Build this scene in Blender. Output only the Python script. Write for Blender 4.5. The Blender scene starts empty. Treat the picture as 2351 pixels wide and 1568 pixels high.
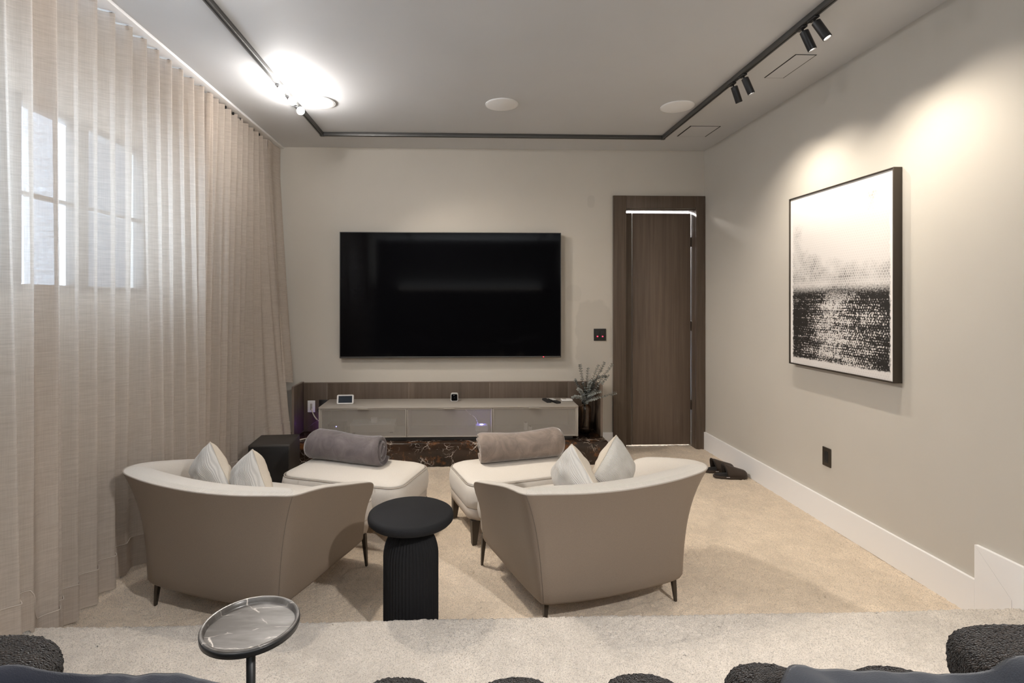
import bpy, bmesh, math, random
import numpy as np
from mathutils import Vector, Matrix, noise as mnoise

random.seed(7)
RNG = np.random.default_rng(11)
PI = math.pi
SC = bpy.context.scene
COL = SC.collection

# ------------------------------------------------------------------ camera, world, exposure
cam_d = bpy.data.cameras.new('camera')
cam_d.sensor_width = 36.0
cam_d.sensor_fit = 'HORIZONTAL'
cam_d.lens = 1200.0 / 2351.0 * 36.0
cam_d.shift_x = 0.0300
cam_d.shift_y = -0.0400
cam_d.clip_start = 0.05
cam = bpy.data.objects.new('camera', cam_d)
cam.location = (0, 0, 1.388)
cam.rotation_euler = (math.radians(90), 0, math.radians(-1.9))
COL.objects.link(cam)
SC.camera = cam

world = bpy.data.worlds.new('overcast_sky')
SC.world = world
world.use_nodes = True
wn = world.node_tree.nodes
wn['Background'].inputs['Color'].default_value = (0.64, 0.81, 1.0, 1)
wn['Background'].inputs['Strength'].default_value = 9.5

SC.view_settings.view_transform = 'Standard'
SC.view_settings.look = 'None'
SC.view_settings.gamma = 1.0
SC.view_settings.use_curve_mapping = False
SC.view_settings.exposure = 0.30
SC.cycles.use_denoising = True
SC.cycles.use_adaptive_sampling = True
SC.cycles.adaptive_threshold = 0.03
SC.cycles.max_bounces = 8
SC.cycles.diffuse_bounces = 5
SC.cycles.transparent_max_bounces = 12
SC.cycles.sample_clamp_indirect = 6.0
SC.cycles.caustics_reflective = False
SC.cycles.caustics_refractive = False

# light levels, all in one place
WARM = (1.0, 0.90, 0.77)
NEUTRAL = (1.0, 0.96, 0.92)
COOL = (0.90, 0.96, 1.0)
SPOT_WALL_W = 26.0        # the four heads that wash the right wall
DOME_E = 460.0            # glowing lenses on the left rail
STEP_FILL_W = 85.0       # two added heads that fill the step with light
SEAT_W = 62.0             # beams of the glowing heads over the seats
KEY_W = 210.0             # head at the far end of the art-side rail, aimed over the chairs
COVE_W = 135.0             # LED strip on the shelf behind the sofa
HALL_W = 60.0             # hallway lamp behind the door

# room (metres; camera stands over the origin)
RW = 2.252                # right wall
LW = -2.02                # left wall
BW = 4.827                # back wall
FWY = -2.6                # wall behind the camera
CZ = 2.788                # ceiling
PZ = 0.15                 # raised platform
PY = 2.05                 # its front edge

# ------------------------------------------------------------------ helpers: materials
def mat(name, col=(0.5, 0.5, 0.5), rough=0.6, metal=0.0, spec=0.5, sheen=0.0, emit=None, estr=0.0):
    m = bpy.data.materials.new(name)
    m.use_nodes = True
    b = m.node_tree.nodes['Principled BSDF']
    b.inputs['Base Color'].default_value = (*col, 1)
    b.inputs['Roughness'].default_value = rough
    b.inputs['Metallic'].default_value = metal
    b.inputs['Specular IOR Level'].default_value = spec
    if sheen:
        b.inputs['Sheen Weight'].default_value = sheen
        b.inputs['Sheen Roughness'].default_value = 0.4
    if emit:
        b.inputs['Emission Color'].default_value = (*emit, 1)
        b.inputs['Emission Strength'].default_value = estr
    return m

class N:
    """a small node-building helper on a material"""
    def __init__(self, m):
        self.m = m; self.t = m.node_tree; self.b = self.t.nodes['Principled BSDF']
        self._c = None
    def new(self, typ, **kw):
        n = self.t.nodes.new(typ)
        for k, v in kw.items():
            if hasattr(n, k) and k not in ('inputs',):
                setattr(n, k, v)
        return n
    def link(self, a, b): self.t.links.new(a, b)
    def coords(self, scale=(1, 1, 1), rot=(0, 0, 0), kind='Object', loc=(0, 0, 0)):
        if self._c is None: self._c = self.t.nodes.new('ShaderNodeTexCoord')
        mp = self.t.nodes.new('ShaderNodeMapping')
        mp.inputs['Scale'].default_value = scale
        mp.inputs['Rotation'].default_value = rot
        mp.inputs['Location'].default_value = loc
        self.link(self._c.outputs[kind], mp.inputs['Vector'])
        return mp.outputs['Vector']
    def noise(self, vec, scale=5, detail=3, rough=0.5, dist=0.0):
        n = self.t.nodes.new('ShaderNodeTexNoise')
        n.inputs['Scale'].default_value = scale; n.inputs['Detail'].default_value = detail
        n.inputs['Roughness'].default_value = rough; n.inputs['Distortion'].default_value = dist
        self.link(vec, n.inputs['Vector']); return n.outputs['Fac']
    def wave(self, vec, scale=5, dist=0.0, direction='X', detail=2):
        n = self.t.nodes.new('ShaderNodeTexWave'); n.bands_direction = direction
        n.inputs['Scale'].default_value = scale; n.inputs['Distortion'].default_value = dist
        n.inputs['Detail'].default_value = detail
        self.link(vec, n.inputs['Vector']); return n.outputs['Fac']
    def voronoi(self, vec, scale=5, feature='F1', randomness=1.0):
        n = self.t.nodes.new('ShaderNodeTexVoronoi'); n.feature = feature
        n.inputs['Scale'].default_value = scale; n.inputs['Randomness'].default_value = randomness
        self.link(vec, n.inputs['Vector']); return n.outputs['Distance']
    def ramp(self, fac, stops):
        n = self.t.nodes.new('ShaderNodeValToRGB')
        el = n.color_ramp.elements
        while len(el) < len(stops): el.new(0.5)
        for e, (p, c) in zip(el, stops):
            e.position = p; e.color = (*c, 1) if len(c) == 3 else c
        self.link(fac, n.inputs['Fac']); return n.outputs['Color']
    def math(self, op, a, b=None, c=None, clamp=False):
        n = self.t.nodes.new('ShaderNodeMath'); n.operation = op; n.use_clamp = clamp
        for i, v in enumerate((a, b, c)):
            if v is None: continue
            if isinstance(v, (int, float)): n.inputs[i].default_value = v
            else: self.link(v, n.inputs[i])
        return n.outputs[0]
    def rng(self, v, a, b, c=0.0, d=1.0, smooth=False):
        n = self.t.nodes.new('ShaderNodeMapRange')
        if smooth: n.interpolation_type = 'SMOOTHSTEP'
        n.inputs['From Min'].default_value = a; n.inputs['From Max'].default_value = b
        n.inputs['To Min'].default_value = c; n.inputs['To Max'].default_value = d
        self.link(v, n.inputs['Value']); return n.outputs['Result']
    def mix(self, fac, a, b, mode='MIX'):
        n = self.t.nodes.new('ShaderNodeMix'); n.data_type = 'RGBA'; n.blend_type = mode
        for sock, v in ((n.inputs[0], fac), (n.inputs[6], a), (n.inputs[7], b)):
            if isinstance(v, tuple): sock.default_value = (*v, 1) if len(v) == 3 else v
            elif isinstance(v, (int, float)): sock.default_value = v
            else: self.link(v, sock)
        return n.outputs[2]
    def sep(self, vec):
        n = self.t.nodes.new('ShaderNodeSeparateXYZ'); self.link(vec, n.inputs[0]); return n.outputs
    def color(self, c): self.link(c, self.b.inputs['Base Color'])
    def rough(self, c): self.link(c, self.b.inputs['Roughness'])
    def bump(self, h, strength=0.3, dist=0.01):
        n = self.t.nodes.new('ShaderNodeBump')
        n.inputs['Strength'].default_value = strength; n.inputs['Distance'].default_value = dist
        self.link(h, n.inputs['Height']); self.link(n.outputs['Normal'], self.b.inputs['Normal'])
        return n.outputs['Normal']

def scale_col(c, k): return tuple(x * k for x in c)

# ------------------------------------------------------------------ materials
def make_paint(name, col, stains=False):
    m = mat(name, col, 0.75, spec=0.25); n = N(m)
    v = n.coords()
    big = n.noise(v, 1.3, 3)
    c = n.mix(n.rng(big, 0.3, 0.7), scale_col(col, 0.97), scale_col(col, 1.03))
    if stains:      # touched-up paint patches beside the light switch
        x, y, z = n.sep(v)
        wob = n.noise(v, 9, 3)
        def patch(cx, cz, rx, rz, amt, c):
            dx = n.math('DIVIDE', n.math('SUBTRACT', x, cx), rx)
            dz = n.math('DIVIDE', n.math('SUBTRACT', z, cz), rz)
            p4 = n.math('ADD', n.math('POWER', n.math('ABSOLUTE', dx), 3.0), n.math('POWER', n.math('ABSOLUTE', dz), 3.0))
            p4 = n.math('ADD', p4, n.math('MULTIPLY', n.math('SUBTRACT', wob, 0.5), 1.6))
            return n.mix(n.math('MULTIPLY', n.rng(p4, 1.15, 0.85), amt), c, scale_col(col, 0.86))
        c = patch(1.21, 1.05, 0.17, 0.33, 0.75, c)
        c = patch(1.02, 1.46, 0.07, 0.08, 0.35, c)
        c = patch(1.18, 2.31, 0.035, 0.06, 0.55, c)
    n.color(c)
    n.bump(n.noise(v, 260, 2), 0.05, 0.002)
    return m

M = {}
M['wall'] = make_paint('wall_paint', (0.58, 0.545, 0.49))
M['wall_back'] = make_paint('wall_paint_back', (0.60, 0.56, 0.50), stains=True)
M['ceiling'] = make_paint('ceiling_paint', (0.63, 0.63, 0.635))
M['dark_wall'] = make_paint('dark_wall_paint', (0.03, 0.029, 0.028))
M['white_trim'] = mat('white_trim_paint', (0.90, 0.895, 0.90), 0.4)
M['white_plastic'] = mat('white_plastic', (0.82, 0.81, 0.80), 0.35)
M['white_disc'] = mat('speaker_grille_white', (0.92, 0.92, 0.92), 0.55)
M['black_plastic'] = mat('black_plastic', (0.012, 0.012, 0.013), 0.45)
M['black_metal'] = mat('black_metal', (0.035, 0.035, 0.036), 0.38, metal=0.4)
M['rail_metal'] = mat('rail_metal', (0.10, 0.098, 0.095), 0.42, metal=0.5)
M['bronze'] = mat('dark_bronze', (0.075, 0.062, 0.05), 0.38, metal=0.6)
M['screen'] = mat('screen_glass', (0.003, 0.003, 0.004), 0.06, spec=0.10)
M['display'] = mat('display_glass', (0.02, 0.028, 0.042), 0.15)
M['red_led'] = mat('red_led', (0.2, 0, 0), 0.4, emit=(1, 0.02, 0.05), estr=6)
M['blue_led'] = mat('blue_led', (0.05, 0.05, 0.3), 0.4, emit=(0.22, 0.2, 1.0), estr=22)
M['lens'] = mat('lamp_lens', (0.9, 0.9, 0.9), 0.5, emit=NEUTRAL, estr=DOME_E)
M['lens_warm'] = mat('lamp_lens_warm', (0.9, 0.9, 0.9), 0.5, emit=WARM, estr=14)
M['gap'] = mat('shadow_gap_black', (0.015, 0.015, 0.015), 0.8)

def make_carpet(name, col):
    m = mat(name, col, 1.0, spec=0.05, sheen=0.25); n = N(m)
    v = n.coords()
    big = n.noise(v, 2.6, 4, 0.6, 0.6)
    mid = n.noise(v, 12, 3, 0.6)
    tuft = n.noise(v, 230, 2, 0.7)
    f = n.math('ADD', n.math('MULTIPLY', big, 0.6), n.math('MULTIPLY', mid, 0.4))
    c = n.ramp(n.rng(f, 0.36, 0.64), [(0, scale_col(col, 0.84)), (1, scale_col(col, 1.10))])
    c = n.mix(n.rng(tuft, 0.34, 0.52), scale_col(col, 0.60), c)
    n.color(c)
    n.bump(n.math('ADD', tuft, n.math('MULTIPLY', n.noise(v, 420, 1), 0.5)), 0.7, 0.006)
    return m
M['carpet'] = make_carpet('beige_carpet', (0.83, 0.69, 0.54))
M['carpet_platform'] = make_carpet('platform_carpet', (0.70, 0.63, 0.555))

def make_curtain():
    m = mat('linen_curtain', (0.55, 0.48, 0.42), 0.9); n = N(m)
    t = n.t
    v = n.coords((1, 1, 1))
    slub = n.noise(n.coords((14, 14, 230)), 1.0, 3, 0.65)
    slub2 = n.noise(n.coords((9, 9, 75)), 1.0, 2, 0.6)
    warp = n.noise(n.coords((420, 420, 6)), 1.0, 1)
    w = n.math('ADD', n.math('MULTIPLY', slub, 0.5), n.math('ADD', n.math('MULTIPLY', slub2, 0.25), n.math('MULTIPLY', warp, 0.25)))
    c = n.ramp(n.rng(w, 0.34, 0.66), [(0, (0.62, 0.535, 0.455)), (1, (0.68, 0.60, 0.525))])
    bn = t.nodes.new('ShaderNodeBump'); bn.inputs['Strength'].default_value = 0.16; bn.inputs['Distance'].default_value = 0.002
    n.link(w, bn.inputs['Height'])
    d = t.nodes.new('ShaderNodeBsdfDiffuse'); n.link(c, d.inputs['Color']); n.link(bn.outputs['Normal'], d.inputs['Normal'])
    tr = t.nodes.new('ShaderNodeBsdfTranslucent'); n.link(c, tr.inputs['Color'])
    mx = t.nodes.new('ShaderNodeMixShader'); mx.inputs[0].default_value = 0.22
    n.link(d.outputs[0], mx.inputs[1]); n.link(tr.outputs[0], mx.inputs[2])
    tp = t.nodes.new('ShaderNodeBsdfTransparent'); tp.inputs['Color'].default_value = (0.97, 0.98, 1, 1)
    mx2 = t.nodes.new('ShaderNodeMixShader')
    n.link(n.rng(w, 0.35, 0.68, 0.27, 0.13), mx2.inputs[0])
    n.link(mx.outputs[0], mx2.inputs[1]); n.link(tp.outputs[0], mx2.inputs[2])
    out = [x for x in t.nodes if x.type == 'OUTPUT_MATERIAL'][0]
    n.link(mx2.outputs[0], out.inputs['Surface'])
    return m
M['curtain'] = make_curtain()

def make_fabric(name, col, rib=0.0, rib_scale=60, direction='X', rough=0.85, grain=0.12, sheen=0.1):
    m = mat(name, col, rough, spec=0.3, sheen=sheen); n = N(m)
    v = n.coords()
    g = n.noise(v, 350, 2)
    c = n.mix(n.rng(g, 0.3, 0.7), scale_col(col, 0.94), scale_col(col, 1.05))
    h = n.math('MULTIPLY', g, grain)
    if rib:
        w = n.wave(v, rib_scale, 0.0, direction)
        c = n.mix(n.rng(w, 0.0, 0.5), scale_col(col, 0.80), c)
        h = n.math('ADD', h, n.math('MULTIPLY', w, rib))
    n.color(c); n.bump(h, 0.6, 0.003)
    return m
M['leather'] = make_fabric('taupe_leather', (0.25, 0.196, 0.152), rough=0.5, grain=0.10, sheen=0.0)
M['leather_light'] = make_fabric('light_taupe_leather', (0.47, 0.405, 0.345), rough=0.5, grain=0.10, sheen=0.0)
M['seat_fabric'] = make_fabric('cream_seat_fabric', (0.64, 0.59, 0.53), rough=0.75, grain=0.2)
M['rib_fabric'] = make_fabric('ribbed_cream_fabric', (0.72, 0.675, 0.62), rib=0.8, rib_scale=55, direction='X')
M['pillow_fabric'] = make_fabric('ribbed_pillow_fabric', (0.66, 0.635, 0.60), rib=0.9, rib_scale=52, direction='X')
M['pillow_plain'] = make_fabric('plain_pillow_fabric', (0.62, 0.55, 0.46), grain=0.25)
M['seam'] = mat('seam_thread', (0.15, 0.122, 0.10), 0.7)
M['piping'] = mat('taupe_piping', (0.42, 0.37, 0.32), 0.6)

def make_velvet(name, col):
    m = mat(name, col, 0.75, spec=0.2, sheen=0.6); n = N(m)
    v = n.coords()
    a = n.noise(v, 9, 4, 0.6, 1.2)
    c = n.ramp(n.rng(a, 0.32, 0.68), [(0, scale_col(col, 0.72)), (1, scale_col(col, 1.18))])
    n.color(c); n.bump(n.math('ADD', n.math('MULTIPLY', a, 1.0), n.math('MULTIPLY', n.noise(v, 300, 2), 0.06)), 0.5, 0.012)
    return m
M['velvet_grey'] = make_velvet('grey_velvet', (0.15, 0.128, 0.13))
M['velvet_taupe'] = make_velvet('taupe_velvet', (0.25, 0.20, 0.17))

def make_wood(name, a, b, sc=1.0):
    m = mat(name, a, 0.42, spec=0.4); n = N(m)
    v = n.coords((38 * sc, 38 * sc, 1.1))
    g = n.noise(v, 1.0, 5, 0.65, 0.8)
    g2 = n.noise(n.coords((5, 5, 0.25)), 1.0, 3)
    f = n.math('ADD', n.math('MULTIPLY', g, 0.65), n.math('MULTIPLY', g2, 0.35))
    n.color(n.ramp(n.rng(f, 0.33, 0.67), [(0, a), (1, b)]))
    n.bump(g, 0.12, 0.002)
    return m
M['wood'] = make_wood('dark_walnut_veneer', (0.075, 0.054, 0.040), (0.155, 0.116, 0.087))
M['wood_door'] = make_wood('walnut_door_veneer', (0.13, 0.096, 0.073), (0.215, 0.163, 0.126))
M['wood_edge'] = mat('walnut_edge', (0.20, 0.155, 0.125), 0.45)

def make_stone():
    m = mat('brown_black_marble', (0.02, 0.014, 0.011), 0.12); n = N(m)
    v = n.coords()
    nz = n.t.nodes.new('ShaderNodeTexNoise'); nz.inputs['Scale'].default_value = 6; nz.inputs['Detail'].default_value = 4
    n.link(v, nz.inputs['Vector'])
    mixv = n.t.nodes.new('ShaderNodeMix'); mixv.data_type = 'VECTOR'; mixv.inputs[0].default_value = 0.16
    n.link(v, mixv.inputs[4]); n.link(nz.outputs['Color'], mixv.inputs[5])
    vv = mixv.outputs[1]
    e1 = n.voronoi(vv, 9, 'DISTANCE_TO_EDGE'); e2 = n.voronoi(vv, 23, 'DISTANCE_TO_EDGE')
    brk = n.noise(v, 7, 3)
    l1 = n.math('MULTIPLY', n.rng(e1, 0.022, 0.004), n.rng(brk, 0.48, 0.60))
    l2 = n.math('MULTIPLY', n.rng(e2, 0.028, 0.004), n.rng(brk, 0.52, 0.64))
    veins = n.math('MAXIMUM', l1, n.math('MULTIPLY', l2, 0.8))
    rust = n.rng(n.noise(v, 9, 5, 0.7), 0.54, 0.64)
    c = n.ramp(n.noise(v, 4, 4), [(0.3, (0.016, 0.011, 0.009)), (0.7, (0.055, 0.033, 0.023))])
    c = n.mix(n.math('MULTIPLY', rust, 0.6), c, (0.23, 0.09, 0.03))
    c = n.mix(veins, c, (0.62, 0.54, 0.47))
    n.color(c)
    return m
M['stone'] = make_stone()

def make_tray_marble():
    m = mat('grey_tray_marble', (0.16, 0.15, 0.145), 0.28); n = N(m)
    v = n.coords()
    nz = n.t.nodes.new('ShaderNodeTexNoise'); nz.inputs['Scale'].default_value = 14; nz.inputs['Detail'].default_value = 4
    n.link(v, nz.inputs['Vector'])
    mixv = n.t.nodes.new('ShaderNodeMix'); mixv.data_type = 'VECTOR'; mixv.inputs[0].default_value = 0.05
    n.link(v, mixv.inputs[4]); n.link(nz.outputs['Color'], mixv.inputs[5])
    mp = n.t.nodes.new('ShaderNodeMapping'); mp.inputs['Scale'].default_value = (0.5, 1.5, 1); mp.inputs['Rotation'].default_value = (0, 0, 0.5)
    n.link(mixv.outputs[1], mp.inputs['Vector'])
    e = n.voronoi(mp.outputs['Vector'], 13, 'DISTANCE_TO_EDGE')
    veins = n.math('MULTIPLY', n.rng(e, 0.02, 0.003), n.rng(n.noise(v, 20, 2), 0.48, 0.6))
    smear = n.rng(n.noise(n.coords((10, 38, 1), (0, 0, 0.45)), 1.0, 4), 0.45, 0.75)
    c = n.mix(smear, (0.075, 0.068, 0.062), (0.17, 0.16, 0.152))
    c = n.mix(veins, c, (0.55, 0.50, 0.45))
    n.color(c)
    return m
M['tray'] = make_tray_marble()

def make_boucle(name, a, b):
    m = mat(name, a, 1.0, spec=0.1, sheen=0.15); n = N(m)
    v = n.coords()
    d = n.voronoi(v, 260, 'F1')
    k = n.noise(v, 60, 3)
    n.color(n.ramp(n.math('ADD', n.math('MULTIPLY', d, 0.6), n.math('MULTIPLY', k, 0.5)), [(0.30, b), (0.62, a)]))
    n.bump(n.math('MULTIPLY', d, -1.0), 1.0, 0.006)
    return m
M['boucle'] = make_boucle('dark_brown_boucle', (0.010, 0.008, 0.0075), (0.046, 0.034, 0.027))

M['console'] = mat('greige_lacquer', (0.40, 0.365, 0.325), 0.45)
M['console_in'] = mat('console_interior', (0.34, 0.315, 0.285), 0.6)
def make_mesh_sheet():
    m = mat('perforated_sheet', (0.40, 0.37, 0.335), 0.5, metal=0.1); n = N(m); t = n.t
    v = n.coords((1, 0.0, 1), (0, math.radians(45), 0))
    d = n.voronoi(v, 1 / 0.0078, 'F1', 0.0)
    tp = t.nodes.new('ShaderNodeBsdfTransparent')
    mx = t.nodes.new('ShaderNodeMixShader')
    n.link(n.math('LESS_THAN', d, 0.33), mx.inputs[0])
    n.link(n.b.outputs[0], mx.inputs[1]); n.link(tp.outputs[0], mx.inputs[2])
    out = [x for x in t.nodes if x.type == 'OUTPUT_MATERIAL'][0]
    n.link(mx.outputs[0], out.inputs['Surface'])
    return m
M['mesh'] = make_mesh_sheet()

def make_glass(name, col, rough=0.05):
    m = mat(name, col, rough)
    b = m.node_tree.nodes['Principled BSDF']
    b.inputs['Transmission Weight'].default_value = 1.0
    b.inputs['IOR'].default_value = 1.45
    return m
M['amber_glass'] = make_glass('smoked_amber_glass', (0.84, 0.70, 0.58))
def make_pane():
    m = mat('window_glass', (1, 1, 1), 0.02); n = N(m); t = n.t
    g = t.nodes.new('ShaderNodeBsdfGlossy'); g.inputs['Roughness'].default_value = 0.02
    tp = t.nodes.new('ShaderNodeBsdfTransparent'); mx = t.nodes.new('ShaderNodeMixShader'); mx.inputs[0].default_value = 0.05
    n.link(tp.outputs[0], mx.inputs[1]); n.link(g.outputs[0], mx.inputs[2])
    out = [x for x in t.nodes if x.type == 'OUTPUT_MATERIAL'][0]
    n.link(mx.outputs[0], out.inputs['Surface'])
    return m
M['pane'] = make_pane()
M['leaf'] = mat('eucalyptus_leaf', (0.27, 0.285, 0.27), 0.7)
M['leaf_dark'] = mat('eucalyptus_leaf_dark', (0.15, 0.158, 0.15), 0.7)
M['stem'] = mat('eucalyptus_stem', (0.12, 0.10, 0.08), 0.7)
M['charcoal'] = make_fabric('charcoal_matte', (0.012, 0.012, 0.0135), rough=0.8, grain=0.3, sheen=0.0)
M['suede'] = make_fabric('brown_suede', (0.055, 0.040, 0.031), grain=0.4, sheen=0.2)
M['suede_dark'] = make_fabric('dark_suede', (0.022, 0.019, 0.019), grain=0.3)
M['navy'] = make_fabric('navy_cotton', (0.010, 0.013, 0.024), grain=0.5, sheen=0.15)
M['navy_grey'] = make_fabric('grey_blue_cotton', (0.030, 0.034, 0.044), grain=0.5, sheen=0.15)
M['sky_block'] = make_paint('sky_block_dark', (0.045, 0.05, 0.058))  # dark coat of the block added outside the far sash
M['cream_plastic'] = mat('cream_cable', (0.70, 0.63, 0.54), 0.4)

def make_art(w, h):
    """ink print: pale mist above, honeycomb netting and dense ink below"""
    m = mat('ink_print', (0.85, 0.82, 0.80), 0.55); n = N(m)
    v = n.coords((1, 1, 1))
    x, y, z = n.sep(v)                                     # local: y along the wall, z up, origin at the centre
    hz = n.math('DIVIDE', n.math('ADD', z, h / 2), h)       # 0 bottom .. 1 top
    # a true honeycomb: two offset rectangular lattices, the nearer centre wins
    def vm(op, a, b=None, c=None):
        q = n.t.nodes.new('ShaderNodeVectorMath'); q.operation = op
        for k, v_ in enumerate((a, b, c)):
            if v_ is None: continue
            if isinstance(v_, tuple): q.inputs[k].default_value = v_
            else: n.link(v_, q.inputs[k])
        return q
    wob = n.t.nodes.new('ShaderNodeTexNoise'); wob.inputs['Scale'].default_value = 30; n.link(v, wob.inputs['Vector'])
    pc = vm('MULTIPLY_ADD', wob.outputs['Color'], (0, .009, .009), vm('MULTIPLY', v, (0, 1, 1)).outputs[0]).outputs[0]
    pc = vm('MULTIPLY', pc, (0, 58, 58)).outputs[0]
    hx = (0.5, 0.5, 0.866)
    la = vm('WRAP', pc, hx, (-.5, -.5, -.866)).outputs[0]
    lb = vm('WRAP', vm('ADD', pc, (0, .5, .866)).outputs[0], hx, (-.5, -.5, -.866)).outputs[0]
    near = n.math('LESS_THAN', vm('LENGTH', la).outputs['Value'], vm('LENGTH', lb).outputs['Value'])
    sel = n.t.nodes.new('ShaderNodeMix'); sel.data_type = 'VECTOR'
    n.link(near, sel.inputs[0]); n.link(lb, sel.inputs[4]); n.link(la, sel.inputs[5])
    loc = sel.outputs[1]
    ab = vm('ABSOLUTE', loc).outputs[0]
    hd = n.math('MAXIMUM', vm('DOT_PRODUCT', ab, (0, 1, 0)).outputs['Value'], vm('DOT_PRODUCT', ab, (0, .5, .866)).outputs['Value'])
    cid = vm('SUBTRACT', pc, loc).outputs[0]
    wn_ = n.t.nodes.new('ShaderNodeTexWhiteNoise'); n.link(vm('SNAP', vm('ADD', cid, (0, .25, .25)).outputs[0], (.5, .5, .433)).outputs[0], wn_.inputs['Vector'])
    rnd = wn_.outputs['Value']
    edge = n.rng(hd, 0.47, 0.36)
    cell = n.math('SUBTRACT', .5, hd)
    patch = n.noise(v, 4.5, 4, 0.6)
    fine = n.noise(n.coords((1, 90, 110)), 1.0, 3, 0.7)
    rows = n.noise(n.coords((0, 2.0, 34)), 1.0, 3, 0.6)
    up = n.math('ADD', n.rng(hz, 0.66, 0.46), n.math('MULTIPLY', n.math('SUBTRACT', patch, 0.58), 2.6))
    up = n.math('MULTIPLY', n.math('MULTIPLY', n.math('MAXIMUM', up, 0.0), edge), n.rng(hz, 0.36, 0.44))
    up = n.math('MULTIPLY', up, n.rng(rnd, 0, 1, .6, 1.1))
    dip = n.rng(n.math('ABSOLUTE', n.math('SUBTRACT', hz, 0.475)), 0.0, 0.04, 0.35, 1.0, True)
    up = n.math('MULTIPLY', up, dip)
    # lower half: black ink with pale flecks left in the cells, fewer towards the sides and the foot
    open_ = n.math('ADD', n.math('MULTIPLY', n.math('SUBTRACT', patch, .5), 1.1), n.rng(n.math('ABSOLUTE', n.math('ADD', y, .04)), .36, .05, -.16, .12))
    open_ = n.math('ADD', open_, n.math('MULTIPLY', n.math('SUBTRACT', rows, .5), .9))
    fl = n.math('ADD', n.math('MULTIPLY', n.rng(hd, .46, .15), .30), n.math('ADD', n.math('MULTIPLY', rnd, .26), n.math('MULTIPLY', n.math('SUBTRACT', fine, .5), 1.9)))
    fl = n.math('ADD', fl, open_)
    lo = n.rng(fl, .30, .46, 1.0, 0.0)
    low = n.math('MULTIPLY', lo, n.rng(n.math('ADD', hz, n.math('MULTIPLY', n.math('SUBTRACT', fine, 0.5), 0.10)), 0.47, 0.425))
    ink = n.math('MAXIMUM', n.math('MINIMUM', up, 0.85), low)
    # ragged paper margin
    rag = n.math('MULTIPLY', n.math('SUBTRACT', n.noise(n.coords((0, 42, 42)), 1.0, 2), 0.5), 0.03)
    my = n.rng(n.math('ADD', n.math('ABSOLUTE', y), rag), w / 2 - 0.028, w / 2 - 0.036)
    mz = n.rng(n.math('ADD', z, rag), -h / 2 + 0.045, -h / 2 + 0.055)
    ink = n.math('MULTIPLY', n.math('MULTIPLY', ink, my), mz)
    mist = n.math('MULTIPLY', n.math('MULTIPLY', n.rng(hz, 0.95, 0.75), my), 0.5)
    paper = n.mix(n.math('MULTIPLY', mist, n.rng(cell, 0.02, 0.2, 0.6, 1.0)), (0.86, 0.83, 0.81), (0.56, 0.52, 0.50))
    n.color(n.mix(ink, paper, (0.018, 0.016, 0.015)))
    return m

# ------------------------------------------------------------------ helpers: geometry
def obj(name, me, material, parent=None, smooth=True):
    if isinstance(me, bmesh.types.BMesh):
        b = me; me = bpy.data.meshes.new(name); b.normal_update(); b.to_mesh(me); b.free()
    if material is not None: me.materials.append(material)
    if smooth: me.shade_smooth()
    o = bpy.data.objects.new(name, me); COL.objects.link(o)
    if parent is not None: o.parent = parent
    return o

def tag(o, label, cat, group=None):
    o['label'] = label; o['category'] = cat
    if group: o['group'] = group
    return o

def thing(name, label, cat, loc=(0, 0, 0), rotz=0.0, group=None):
    o = bpy.data.objects.new(name, None); COL.objects.link(o)
    o.empty_display_size = 0.05
    o.location = loc; o.rotation_euler = (0, 0, rotz)
    return tag(o, label, cat, group)

def structure(o):
    o['kind'] = 'structure'; return o

def dup(root, label, loc=None, rotz=None):
    r = root.copy(); COL.objects.link(r); r['label'] = label
    if loc is not None: r.location = loc
    if rotz is not None: r.rotation_euler = (0, 0, rotz)
    for ch in list(root.children):
        c = ch.copy(); COL.objects.link(c); c.parent = r
        for g in list(ch.children):
            d = g.copy(); COL.objects.link(d); d.parent = c
    return r

def pymesh(name, verts, faces):
    me = bpy.data.meshes.new(name)
    me.from_pydata([tuple(v) for v in verts], [], faces); me.update(); return me

def box_bm(x0, x1, y0, y1, z0, z1, bev=0.0, seg=2, bm=None):
    b = bmesh.new()
    bmesh.ops.create_cube(b, size=1.0)
    for v in b.verts:
        v.co = Vector(((v.co.x + .5) * (x1 - x0) + x0, (v.co.y + .5) * (y1 - y0) + y0, (v.co.z + .5) * (z1 - z0) + z0))
    if bev: bmesh.ops.bevel(b, geom=b.edges[:] , offset=bev, segments=seg, profile=0.5, affect='EDGES', clamp_overlap=True)
    if bm is not None:
        t = bpy.data.meshes.new('t'); b.to_mesh(t); b.free(); bm.from_mesh(t); bpy.data.meshes.remove(t); return bm
    return b

def box(name, dims, material, parent=None, bev=0.0, seg=2, smooth=None):
    o = obj(name, box_bm(*dims, bev, seg), material, parent, smooth=False)
    if bev and seg > 1:
        o.data.shade_smooth()
        o.data.set_sharp_from_angle(angle=math.radians(50))
    return o

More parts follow.
